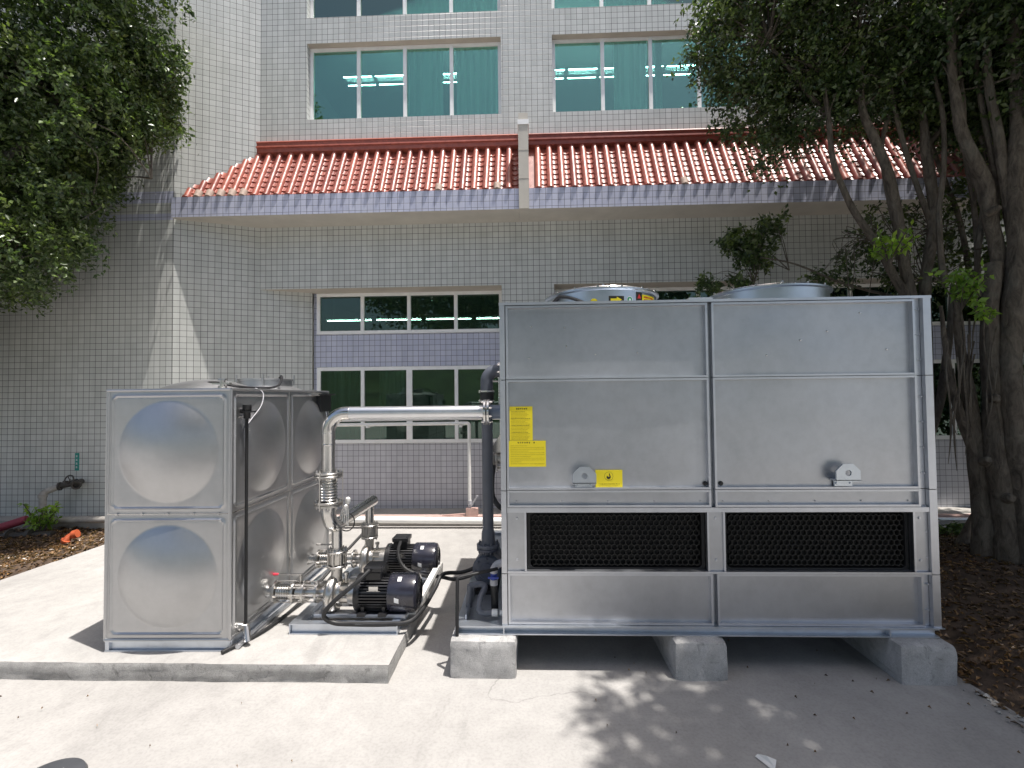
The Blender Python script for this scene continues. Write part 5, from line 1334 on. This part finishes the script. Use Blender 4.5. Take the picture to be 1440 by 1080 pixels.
def blob_points(blobs, n_clumps, per, spread):
    """leaf positions: clumps through each ellipsoid (denser to its skin), leaves round each clump"""
    vol = np.array([b[1][0] * b[1][1] * b[1][2] for b in blobs]) ** .75; vol /= vol.sum()
    out = []; cl = []
    for (c, r), w_ in zip(blobs, vol):
        k_ = max(3, int(n_clumps * w_)); d = rng.normal(size=(k_, 3)); d /= np.linalg.norm(d, axis=1)[:, None]
        rad = rng.uniform(.12, 1, k_) ** .45
        cc = np.array(c) + d * rad[:, None] * np.array(r); cl.append(cc)
        m_ = rng.poisson(per, k_); KT = 5
        td = rng.normal(size=(k_, KT, 3)) + d[:, None, :] * .5; td[..., 2] -= .55; td /= np.linalg.norm(td, axis=2)[..., None]
        tl = spread * rng.uniform(1.0, 3.2, (k_, KT))
        rep = np.repeat(np.arange(k_), m_); tw = rng.integers(0, KT, len(rep)); t_ = rng.uniform(.05, 1, len(rep))
        off = td[rep, tw] * (tl[rep, tw] * t_)[:, None]; off[:, 2] -= .5 * spread * t_ ** 2 * 2
        out.append(cc[rep] + off + rng.normal(size=(len(rep), 3)) * spread * .22)
    return np.concatenate(out), np.concatenate(cl)
def stem(m_, pts, rad, n=10, k=6, wob=.012):
    pa = smoothpath(pts, k); ra = lerp_list(rad, k)
    pa = [p + Vector((N(p.z, p.x, 3, 1), N(p.z, p.y, 3, 5), 0)) * wob for p in pa]
    ra = [r_ * (1 + .12 * N(p.z * 2, r_ * 40, 2, 7)) for p, r_ in zip(pa, ra)]
    m_.tube(pa, ra, n)
def twigs(m_, clumps, roots, k, r=.006, lmax=1.5):
    idx = rng.choice(len(clumps), min(k, len(clumps)), replace=False); roots = np.array([tuple(r_) for r_ in roots])
    for i in idx:
        c = clumps[i]; d = np.linalg.norm(roots - c, axis=1); j = int(np.argmin(d + rng.uniform(0, .5, len(d))))
        a = Vector(roots[j]); b = Vector(c); md = (a + b) / 2 + Vector((rng.normal() * .1, rng.normal() * .1, .12))
        L_ = (b - a).length
        if L_ > lmax or L_ < .05: continue
        m_.tube(smoothpath([a, md, b], 4), lerp_list([r * (1 + L_), r * (.7 + .4 * L_), r * .4], 4), 5)

# ---- left tree
lt = thing("tree", "dense leafy tree on the left whose crown hides the upper left wall", "tree", (-7.6, 5.0, .1))
def pb(px, py, Y, r): return (tuple(P(px, py, Y)), r)
lb = [pb(40, 40, 5.3, (1.0, .9, .9)), pb(150, 40, 5.7, (.75, .7, .75)), pb(195, 95, 5.9, (.48, .5, .5)), pb(120, 150, 5.6, (.75, .7, .55)), pb(205, 165, 6.0, (.36, .4, .26)), pb(40, 230, 5.6, (.85, .8, .7)), pb(115, 240, 5.9, (.42, .5, .42)),
      pb(50, 345, 5.9, (.42, .5, .45)), pb(10, 390, 5.9, (.35, .45, .3)), pb(100, 330, 6.1, (.16, .25, .25)), pb(20, 330, 5.2, (.8, .6, .6)), pb(70, 290, 5.4, (.6, .5, .5)), pb(-120, 100, 5.2, (1.2, 1.0, 1.2)), pb(-140, 300, 5.4, (1.1, 1.0, .9)), pb(232, 75, 6.0, (.25, .25, .2)), pb(140, -90, 5.5, (1.1, 1.0, .7)), pb(-20, -120, 5.3, (1.3, 1.1, .9)),
      pb(85, 130, 5.2, (.6, .6, .6))]
pts, cl = blob_points(lb, 1900, 56, .095)
wl_ = [((-5.25, 6.2, 6.1), (.55, .40, .75)), ((-5.9, 6.25, 5.5), (.6, .38, .85)), ((-6.7, 6.2, 5.2), (.7, .40, 1.0)), ((-7.8, 6.2, 5.0), (.8, .42, 1.1)), ((-9.2, 6.1, 5.2), (1.0, .42, 1.1))]
pts2, cl2 = blob_points(wl_, 900, 50, .085); pts = np.concatenate([pts, pts2]); cl = np.concatenate([cl, cl2])
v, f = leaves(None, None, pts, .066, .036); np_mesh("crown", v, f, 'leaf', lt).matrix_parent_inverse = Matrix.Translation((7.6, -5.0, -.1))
m_ = MB()
stem(m_, [(-7.6, 5.0, -.1), (-7.5, 5.05, 1.2), (-7.3, 5.1, 2.6), (-6.9, 5.2, 3.6), (-6.3, 5.4, 4.6), (-5.6, 5.6, 5.4)], [.22, .19, .17, .12, .08, .04])
stem(m_, [(-7.3, 5.1, 2.6), (-7.6, 5.2, 4.0), (-7.4, 5.2, 5.4), (-7.0, 5.3, 6.6)], [.14, .11, .08, .04])
roots = [(-6.3, 5.4, 4.6), (-5.6, 5.6, 5.4), (-6.0, 5.5, 3.9), (-5.4, 5.7, 4.3), (-4.8, 5.9, 4.7), (-7.4, 5.2, 5.4), (-5.7, 5.8, 3.6), (-7.3, 5.1, 3.0)]
twigs(m_, cl, roots, 220)
o = m_.build("trunk", 'bark', lt); o.matrix_parent_inverse = Matrix.Translation((7.6, -5.0, -.1))

# ---- right trees
t1 = thing("tree", "slim stemmed tree behind the tower's right end, its stems crossing the red canopy", "tree", (4.0, 5.0, .05))
inv1 = Matrix.Translation((-4.0, -5.0, -.05))
m_ = MB()
def SP(Y, lst): return [P(a, b, Y + (c[0] if c else 0)) for a, b, *c in lst]
stem(m_, SP(5.0, [(1292, 830), (1290, 560), (1284, 450), (1268, 345), (1254, 262), (1230, 196), (1213, 152), (1207, 60), (1196, -60)]), [.085, .066, .056, .048, .044, .042, .034, .028, .02])
stem(m_, SP(5.05, [(1302, 830), (1304, 520), (1300, 420), (1312, 325), (1308, 245), (1302, 205), (1297, 150), (1291, 60), (1284, -60)]), [.075, .058, .052, .050, .050, .044, .028, .024, .02])
stem(m_, SP(5.0, [(1280, 430), (1255, 385), (1228, 335), (1192, 280), (1172, 225), (1164, 165), (1156, 100), (1150, -30)]), [.046, .040, .036, .032, .028, .025, .022, .016])
stem(m_, SP(5.1, [(1288, 470), (1278, 420), (1262, 340), (1240, 210), (1262, 130), (1265, 40), (1262, -60)]), [.035, .030, .024, .022, .02, .018, .014], 8)
stem(m_, SP(5.1, [(1300, 208), (1330, 170), (1335, 120), (1320, 60)]), [.03, .025, .02, .015], 8)
stem(m_, SP(5.1, [(1164, 165), (1120, 110), (1080, 60), (1050, 20)]), [.025, .02, .015, .01], 7)
stem(m_, SP(5.0, [(1296, 640), (1322, 560), (1335, 470), (1340, 400)]), [.05, .04, .03, .02], 8)
for q in range(7):   # hanging thin roots and bare twigs
    x = 1180 + 26 * q + random.uniform(-9, 9); y = random.uniform(320, 350); m_.tube(smoothpath(SP(5.1, [(x, y), (x + random.uniform(-14, 14), y + 40), (x + random.uniform(-30, 30), y + 110)]), 5), .004, 5)
b1 = [pb(1075, 35, 5.2, (.75, .7, .6)), pb(1180, 40, 5.2, (.8, .8, .75)), pb(1050, 140, 5.35, (.42, .45, .36)), pb(1140, 140, 5.3, (.62, .6, .45)), pb(1085, 205, 5.4, (.26, .3, .22)), pb(1010, 110, 5.3, (.15, .25, .22)), pb(1015, 10, 5.3, (.4, .4, .22)), pb(1235, 130, 5.2, (.5, .5, .4)), pb(1150, -60, 5.1, (1.0, .9, .5)), 
      
]
roots1 = [tuple(p) for p in SP(5.0, [(1213, 152), (1207, 60), (1297, 150), (1164, 165), (1156, 100), (1080, 60), (1228, 335), (1192, 280), (1150, 0)])]
pts, cl = blob_points(b1, 950, 44, .095)
lowb = [pb(1062, 350, 5.6, (.24, .22, .18)), pb(1035, 335, 5.7, (.20, .2, .12)), pb(1015, 398, 5.6, (.28, .2, .10)), pb(1085, 312, 5.7, (.16, .2, .10))]
lp, lc = blob_points(lowb, 75, 46, .055)
tang = [pb(1215, 350, 5.3, (.30, .25, .22)), pb(1290, 385, 5.3, (.32, .25, .22)), pb(1340, 340, 5.4, (.26, .25, .25)), pb(1170, 390, 5.5, (.30, .2, .14)), pb(1250, 300, 5.5, (.3, .2, .14))]
tp, tc = blob_points(tang, 110, 26, .07)
twigs(m_, lc, [tuple(P(1110, 380, 5.6)), tuple(P(1060, 400, 5.6))], 14, .004); twigs(m_, tc, [tuple(p) for p in SP(5.05, [(1284, 450), (1228, 335), (1268, 345), (1304, 400), (1312, 325)])], 60, .004)
m_.tube(smoothpath(SP(5.35, [(1270, 420), (1190, 400), (1120, 372), (1070, 362)]), 5), lerp_list([.018, .014, .010, .006], 5), 7)
pts = np.concatenate([pts, lp, tp])
twigs(m_, cl, roots1, 260, .005)
o = m_.build("trunk", 'bark', t1); o.matrix_parent_inverse = inv1
v, f = leaves(None, None, pts, .060, .031); np_mesh("crown", v, f, 'leafd', t1).matrix_parent_inverse = inv1

t2 = thing("tree", "thick many stemmed tree in the soil bed at the right edge, shading the machines", "tree", (4.5, 4.7, .1))
inv2 = Matrix.Translation((-4.5, -4.7, -.1))
m_ = MB()
stem(m_, SP(4.72, [(1384, 850), (1384, 800), (1383, 720), (1374, 640), (1362, 560), (1352, 490), (1345, 420)]), [.13, .10, .085, .075, .055, .04, .028], 14)
stem(m_, SP(4.62, [(1418, 860), (1415, 800), (1412, 720), (1400, 640), (1396, 560), (1392, 450), (1398, 370)]), [.15, .115, .105, .092, .078, .065, .058], 14)
stem(m_, SP(4.55, [(1452, 870), (1446, 800), (1440, 730), (1428, 640), (1420, 540), (1424, 440), (1432, 330), (1428, 240), (1433, 160), (1426, 60), (1415, -60)]), [.16, .125, .11, .10, .090, .080, .074, .070, .064, .055, .04], 14)
stem(m_, SP(4.66, [(1410, 500), (1405, 400), (1403, 350), (1391, 300), (1386, 258), (1369, 222), (1350, 175), (1341, 120), (1336, 40), (1330, -60)]), [.05, .055, .060, .060, .058, .054, .046, .038, .034, .026], 12)
stem(m_, SP(4.60, [(1430, 330), (1412, 250), (1405, 200), (1390, 120), (1385, 20), (1380, -60)]), [.05, .045, .04, .035, .03, .02], 10)
stem(m_, SP(4.7, [(1372, 640), (1342, 560), (1330, 480), (1322, 430)]), [.05, .035, .022, .014], 8)
for x, y, r_ in ((1396, 560, .05), (1412, 700, .06), (1384, 650, .045), (1428, 600, .055), (1390, 300, .04), (1425, 450, .05), (1440, 720, .06)):
    c_ = P(x, y, 4.58); m_.lathe([(0, r_), (.05, r_ * .9), (.10, r_ * .55), (.105, r_ * .3)], c_, (random.uniform(-.8, .3), -1, random.uniform(-.1, .6)), 10)
for q in range(9):   # thin crossing stems
    x0 = random.uniform(1310, 1440); x1 = x0 + random.uniform(-70, 40); x2 = x1 + random.uniform(-50, 50); y0 = random.uniform(330, 460)
    stem(m_, SP(4.8 + random.uniform(-.2, .5), [(x0, y0), ((x0 + x1) / 2 + random.uniform(-12, 12), y0 - 90), (x1, y0 - 190), ((x1 + x2) / 2 + random.uniform(-15, 15), y0 - 290), (x2, y0 - 400)]), [.030, .026, .022, .018, .010], 7)
for x, e in ((1345, 830), (1325, 868), (1300, 850), (1375, 880), (1440, 905)):
    stem(m_, SP(4.45, [(1400, 790, .2), ((1400 + x) / 2, (790 + e) / 2 + 8, 0), (x, e, -.1)]), [.07, .045, .018], 8)
for q in range(26):   # hanging aerial roots, thin and wavy, close to the trunk
    x = random.uniform(1330, 1440); y = random.uniform(380, 520); l_ = random.uniform(60, 200)
    m_.tube(smoothpath(SP(4.55 + random.uniform(-.08, .15), [(x + random.uniform(-5, 5), y + l_ * k_ / 4) for k_ in range(5)]), 3), lerp_list([random.uniform(.004, .009)] * 4 + [.002], 3), 5)
stem(m_, [tuple(P(1415, -60, 4.55)), (4.6, 3.9, 6.6), (4.4, 3.2, 7.0), (4.2, 2.6, 7.1)], [.06, .05, .04, .02], 8)
stem(m_, [tuple(P(1330, -60, 4.66)), (3.8, 4.0, 6.6), (3.4, 3.2, 6.9), (3.2, 2.4, 6.9)], [.04, .035, .03, .015], 8)
b2 = [pb(1330, 50, 5.0, (.75, .7, .65)), pb(1420, 40, 4.7, (.7, .7, .7)), pb(1310, 150, 5.2, (.35, .4, .22)), pb(1390, 160, 5.1, (.42, .4, .30)), pb(1450, 130, 4.6, (.4, .4, .5)), pb(1450, 250, 5.0, (.25, .3, .4)), pb(1400, 360, 5.1, (.22, .25, .2)), pb(1360, 270, 5.2, (.22, .25, .2)),
      pb(1360, 90, 5.3, (.8, .5, .7)), pb(1440, 60, 5.4, (.8, .5, .9)), pb(1300, 90, 5.5, (.6, .4, .5))]
b3 = [((4.8, 2.7, 6.6), (2.2, 1.8, .9)), ((3.1, 2.2, 6.7), (1.1, .9, .5)), ((2.5, 1.7, 6.7), (.6, .6, .35)), ((3.6, 1.9, 6.6), (1.5, .9, .5)), ((5.8, 4.0, 6.6), (1.4, 1.3, 1.0)), ((6.2, 3.0, 5.2), (1.2, 1.6, 1.2)), ((6.2, 5.2, 4.6), (1.0, 1.0, 1.3)), ((4.2, 1.3, 6.8), (1.9, .9, .6)), ((3.0, 3.4, 6.5), (.8, .9, .5)), ((4.0, 3.2, 6.9), (1.5, 1.2, .6))]
roots2 = [tuple(p) for p in SP(4.6, [(1341, 120), (1336, 40), (1433, 160), (1426, 60), (1390, 120), (1386, 258), (1428, 240)])] + [(4.6, 3.9, 6.6), (4.4, 3.2, 7.0), (3.4, 3.2, 6.9), (4.2, 2.6, 7.1), (3.8, 4.0, 6.6)]
pts, cl = blob_points(b2, 1050, 44, .095); pts2, cl2 = blob_points(b3, 2450, 34, .11); cl = np.concatenate([cl, cl2])
twigs(m_, cl, roots2, 260, .005)
o = m_.build("trunk", 'bark', t2); o.matrix_parent_inverse = inv2
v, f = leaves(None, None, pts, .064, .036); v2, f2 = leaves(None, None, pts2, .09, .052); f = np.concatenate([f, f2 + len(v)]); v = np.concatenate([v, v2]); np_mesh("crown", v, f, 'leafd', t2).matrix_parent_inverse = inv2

for bx, by, lab, bl in ((8.2, 4.6, "leafy tree beyond the right edge, shading the wall and the thick trunk", [((8.0, 4.6, 3.8), (1.7, 2.0, 2.2)), ((6.9, 5.6, 5.6), (1.5, 1.0, 1.2)), ((7.4, 3.4, 6.2), (1.6, 1.8, 1.3)), ((7.6, 6.0, 2.6), (1.2, .6, 1.6)), ((5.2, 5.2, 7.2), (2.0, 1.4, .7)), ((6.6, 6.55, 6.2), (1.0, .45, 1.2))]),
                          (-9.6, 4.4, "leafy tree beyond the left edge, shading the left wall", [((-9.2, 4.6, 4.6), (1.5, 1.8, 2.0)), ((-8.0, 4.0, 6.4), (1.8, 1.8, 1.2)), ((-8.2, 5.8, 3.4), (.9, .7, 1.3))])):
    t4 = thing("tree", lab, "tree", (bx, by, 0)); i4 = Matrix.Translation((-bx, -by, 0))
    m_ = MB(); stem(m_, [(bx, by, -.1), (bx + .05, by, 1.5), (bx - .1, by + .1, 3.4), (bx - .3, by, 5.6)], [.22, .18, .14, .05], 10); m_.build("trunk", 'bark', t4).matrix_parent_inverse = i4
    pts, cl = blob_points(bl, 1300, 26, .17); v, f = leaves(None, None, pts, .12, .07); np_mesh("crown", v, f, 'leafd', t4).matrix_parent_inverse = i4
t3 = thing("tree", "broad shade tree standing behind the viewpoint, seen only in reflections", "tree", (1.5, -6.5, 0))
m_ = MB(); stem(m_, [(1.5, -6.5, -.1), (1.45, -6.4, 2), (1.2, -6.1, 4), (.6, -5.2, 5.6), (.2, -4.2, 6.6)], [.34, .28, .22, .14, .06], 12); stem(m_, [(1.2, -6.1, 4), (2.2, -5.6, 5.2), (3.4, -4.8, 6.2)], [.16, .12, .05], 10); stem(m_, [(1.3, -6.2, 3.4), (-.6, -5.6, 4.8), (-2.6, -4.8, 6.0)], [.16, .12, .05], 10)
m_.build("trunk", 'bark', t3).matrix_parent_inverse = Matrix.Translation((-1.5, 6.5, 0))
pts, cl = blob_points([((0, -4.4, 6.6), (3.2, 3.6, 1.3)), ((-3.6, -4.6, 6.3), (3.0, 3.4, 1.3)), ((3.6, -4.2, 6.6), (2.6, 3.2, 1.4)), ((.5, -6.4, 7.2), (5, 2.4, 1.2))], 1500, 26, .30)
v, f = leaves(None, None, pts, .20, .12); np_mesh("crown", v, f, 'leafd', t3).matrix_parent_inverse = Matrix.Translation((-1.5, 6.5, 0))

# sprouts with big fresh leaves
def sprout(px, py, Y, n, rad, lab, ln=.075, wd=.038, mat='young'):
    c = P(px, py, Y); t = thing("sprout", lab, "plant", tuple(c + Vector((0, 0, -rad * .8))), "fresh green sprouts")
    m_ = MB(); pts = []
    for q in range(max(5, n // 12)):
        a = rng.uniform(0, 2 * math.pi); e = c + Vector((math.cos(a) * rad * rng.uniform(.3, 1), math.sin(a) * rad * rng.uniform(.3, .8), rad * rng.uniform(-.2, .8)))
        b = c + Vector((0, 0, -rad * .8)); md = (b + e) / 2 + Vector((0, 0, .03))
        pa = smoothpath([b, md, e], 4); m_.tube(pa, .0045, 5)
        for k_ in range(n // max(5, n // 12)): 
            p = pa[int(rng.integers(3, len(pa)))]; pts.append(tuple(p))
    o = m_.build("stem", 'bark', t); o.matrix_parent_inverse = Matrix.Translation(-t.location)
    v, f = leaves(None, None, np.array(pts), ln, wd); np_mesh("foliage", v, f, mat, t).matrix_parent_inverse = Matrix.Translation(-t.location)
    return t
sprout(60, 728, 6.15, 260, .26, "bright green sprout growing beside the grey pipe on the left soil", .085, .04)
sprout(1250, 348, 4.8, 150, .22, "fresh light green sprout on the slim tree in front of the canopy's shade")
sprout(1350, 405, 4.4, 210, .26, "fresh light green sprout just above the tower's right corner")
sprout(1388, 440, 4.3, 70, .15, "fresh green sprout on the thick trunk right of the tower")
def shrub(px, py, Y, r, n, lab):
    c = P(px, py, Y); t = thing("shrub", lab, "shrub", (c.x, c.y, max(0.05, c.z - r[2])))
    pts, cl = blob_points([(tuple(c), r)], n, 14, .06); m_ = MB()
    for q in cl[:18]: m_.tube(smoothpath([(c.x, c.y, max(.05, c.z - r[2])), ((c.x + q[0]) / 2, (c.y + q[1]) / 2, (c.z + q[2]) / 2), tuple(q)], 3), .005, 5)
    m_.build("stem", 'bark', t).matrix_parent_inverse = Matrix.Translation(-t.location)
    v, f = leaves(None, None, pts, .07, .036); np_mesh("foliage", v, f, 'leaf', t).matrix_parent_inverse = Matrix.Translation(-t.location)
shrub(1345, 755, 5.9, (.35, .25, .16), 60, "low leafy shrub between the tower's right side and the thick trunk")
# dark rounded cover and a fallen branch behind the tower corner
m_ = MB(); c = P(1338, 818, 5.0); m_.lathe([(-.2, .27), (0, .26), (.08, .22), (.13, .12), (.14, .001)], (c.x - .05, c.y, .10), (0, 0, 1), 26); tag(m_.build("dark_cover", 'moss'), "dull green rounded cover on the soil beside the thick trunk", "cover")
m_ = MB(); stem(m_, SP(5.2, [(1318, 835), (1345, 780), (1372, 735), (1392, 700)]), [.03, .06, .07, .05], 10); tag(m_.build("log", 'bark'), "grey log leaning between the soil and the thick trunk", "log")

# ================================================================== LITTER AND SMALL THINGS
def litter(name, n, xr, yr, hf, cond, ln, wd, mat, lab=None):
    x = rng.uniform(*xr, n); y = rng.uniform(*yr, n); keep = [i for i in range(n) if cond(x[i], y[i])]
    c = np.array([(x[i], y[i], hf(x[i], y[i]) + .006 + rng.uniform(0, .012)) for i in keep]); k_ = len(c)
    a = rng.uniform(0, 2 * math.pi, k_); d = np.stack([np.cos(a), np.sin(a), rng.normal(0, .18, k_)], 1); s = np.stack([-np.sin(a), np.cos(a), rng.normal(0, .3, k_)], 1)
    L = ln * rng.uniform(.5, 1.3, k_)[:, None]; Wd = wd * rng.uniform(.5, 1.2, k_)[:, None]
    up = np.array([0, 0, 1.0]) * .012
    v = np.stack([c, c + d * L * .5 + s * Wd / 2 + up, c + d * L, c + d * L * .5 - s * Wd / 2 + up], 1).reshape(-1, 3); i = np.arange(k_) * 4
    f = np.stack([np.stack([i, i + 1, i + 2], 1), np.stack([i, i + 2, i + 3], 1)], 1).reshape(-1, 3)
    return tag(np_mesh(name, v, f, mat), kind='stuff')
litter("leaf_litter", 9000, (-8.6, -5.2), (3.6, 6.4), hl, lambda x, y: x < -5.22 + .05 * math.sin(y * 5), .055, .026, 'litter')
litter("leaf_litter", 16000, (2.7, 7.5), (1.6, 6.5), hr, lambda x, y: x > 2.72 + .05 * math.sin(y * 6), .05, .022, 'litter')
litter("fallen_leaves", 90, (-.8, 2.6), (2.2, 4.6), lambda x, y: 0, lambda x, y: rng.uniform() < .25 + .25 * x, .022, .008, 'litter')
litter("fallen_leaves", 22, (-3.5, -.8), (2.3, 3.0), lambda x, y: 0, lambda x, y: rng.uniform() < .5, .014, .006, 'litter')
m_ = MB()
for q in range(60):
    x, y = rng.uniform(2.75, 6), rng.uniform(1.8, 5.6); a = rng.uniform(0, math.pi); L_ = rng.uniform(.1, .5); z = hr(x, y) + .012
    m_.tube(smoothpath([(x, y, z), (x + L_ * .5 * math.cos(a), y + L_ * .5 * math.sin(a), z + .03), (x + L_ * math.cos(a), y + L_ * math.sin(a), hr(x + L_ * math.cos(a), y + L_ * math.sin(a)) + .012)], 3), rng.uniform(.002, .006), 5)
for q in range(30):
    x, y = rng.uniform(-8, -5.4), rng.uniform(4, 6.2); a = rng.uniform(0, math.pi); L_ = rng.uniform(.08, .3); z = hl(x, y) + .012
    m_.tube([(x, y, z), (x + L_ * math.cos(a), y + L_ * math.sin(a), z + .01)], .003, 5)
tag(m_.build("dry_twigs", 'bark'), kind='stuff')
# rubble along the right edge of the concrete
m_ = MB()
for q in range(70):
    y = rng.uniform(2.2, 3.6); x = 2.66 + rng.normal(.06, .05); r_ = rng.uniform(.005, .022)
    vs = [Vector((rng.normal(), rng.normal(), rng.normal())).normalized() * r_ * rng.uniform(.6, 1.1) for _ in range(6)]
    c = Vector((x, y, max(0, hr(x, y)) + r_ * .4)); o6 = [Vector((r_, 0, 0)), Vector((-r_, 0, 0)), Vector((0, r_, 0)), Vector((0, -r_, 0)), Vector((0, 0, r_ * .6)), Vector((0, 0, -r_ * .6))]
    m_.add([c + a * rng.uniform(.7, 1.2) for a in o6], [(0, 2, 4), (2, 1, 4), (1, 3, 4), (3, 0, 4), (2, 0, 5), (1, 2, 5), (3, 1, 5), (0, 3, 5)])
tag(m_.build("rubble", 'side', smooth=False), kind='stuff')
# dark round lid, scrap of paper
m_ = MB(); lx, ly = -2.35, 2.29
m_.lathe([(0, .150), (.012, .150), (.030, .140), (.038, .115), (.042, .001)], (lx, ly, .0), (0, 0, 1), 40); m_.cur = 1
m_.quad((lx + .00, ly + .02, .0415), (lx + .035, ly + .05, .0405), (lx + .028, ly + .058, .0405), (lx - .006, ly + .028, .0415)); m_.quad((lx + .03, ly + .03, .0415), (lx + .05, ly + .045, .0405), (lx + .044, ly + .052, .0405), (lx + .024, ly + .037, .0415))
tag(m_.build("round_lid", ['lid', 'paper']), "dark grey round lid lying on the concrete at the lower left", "lid")
m_ = MB(); c = Vector((1.165, 2.50, .004)); m_.add([c + Vector(q) for q in ((-.035, .045, .003), (-.02, .05, .012), (.03, -.03, .006), (.012, -.05, .002), (.05, .0, .02), (.01, .02, .025))], [(0, 3, 2, 1), (1, 2, 4, 5)])
tag(m_.build("paper_scrap", 'paper', smooth=False), "small torn white scrap on the shaded concrete in front of the tower", "scrap")
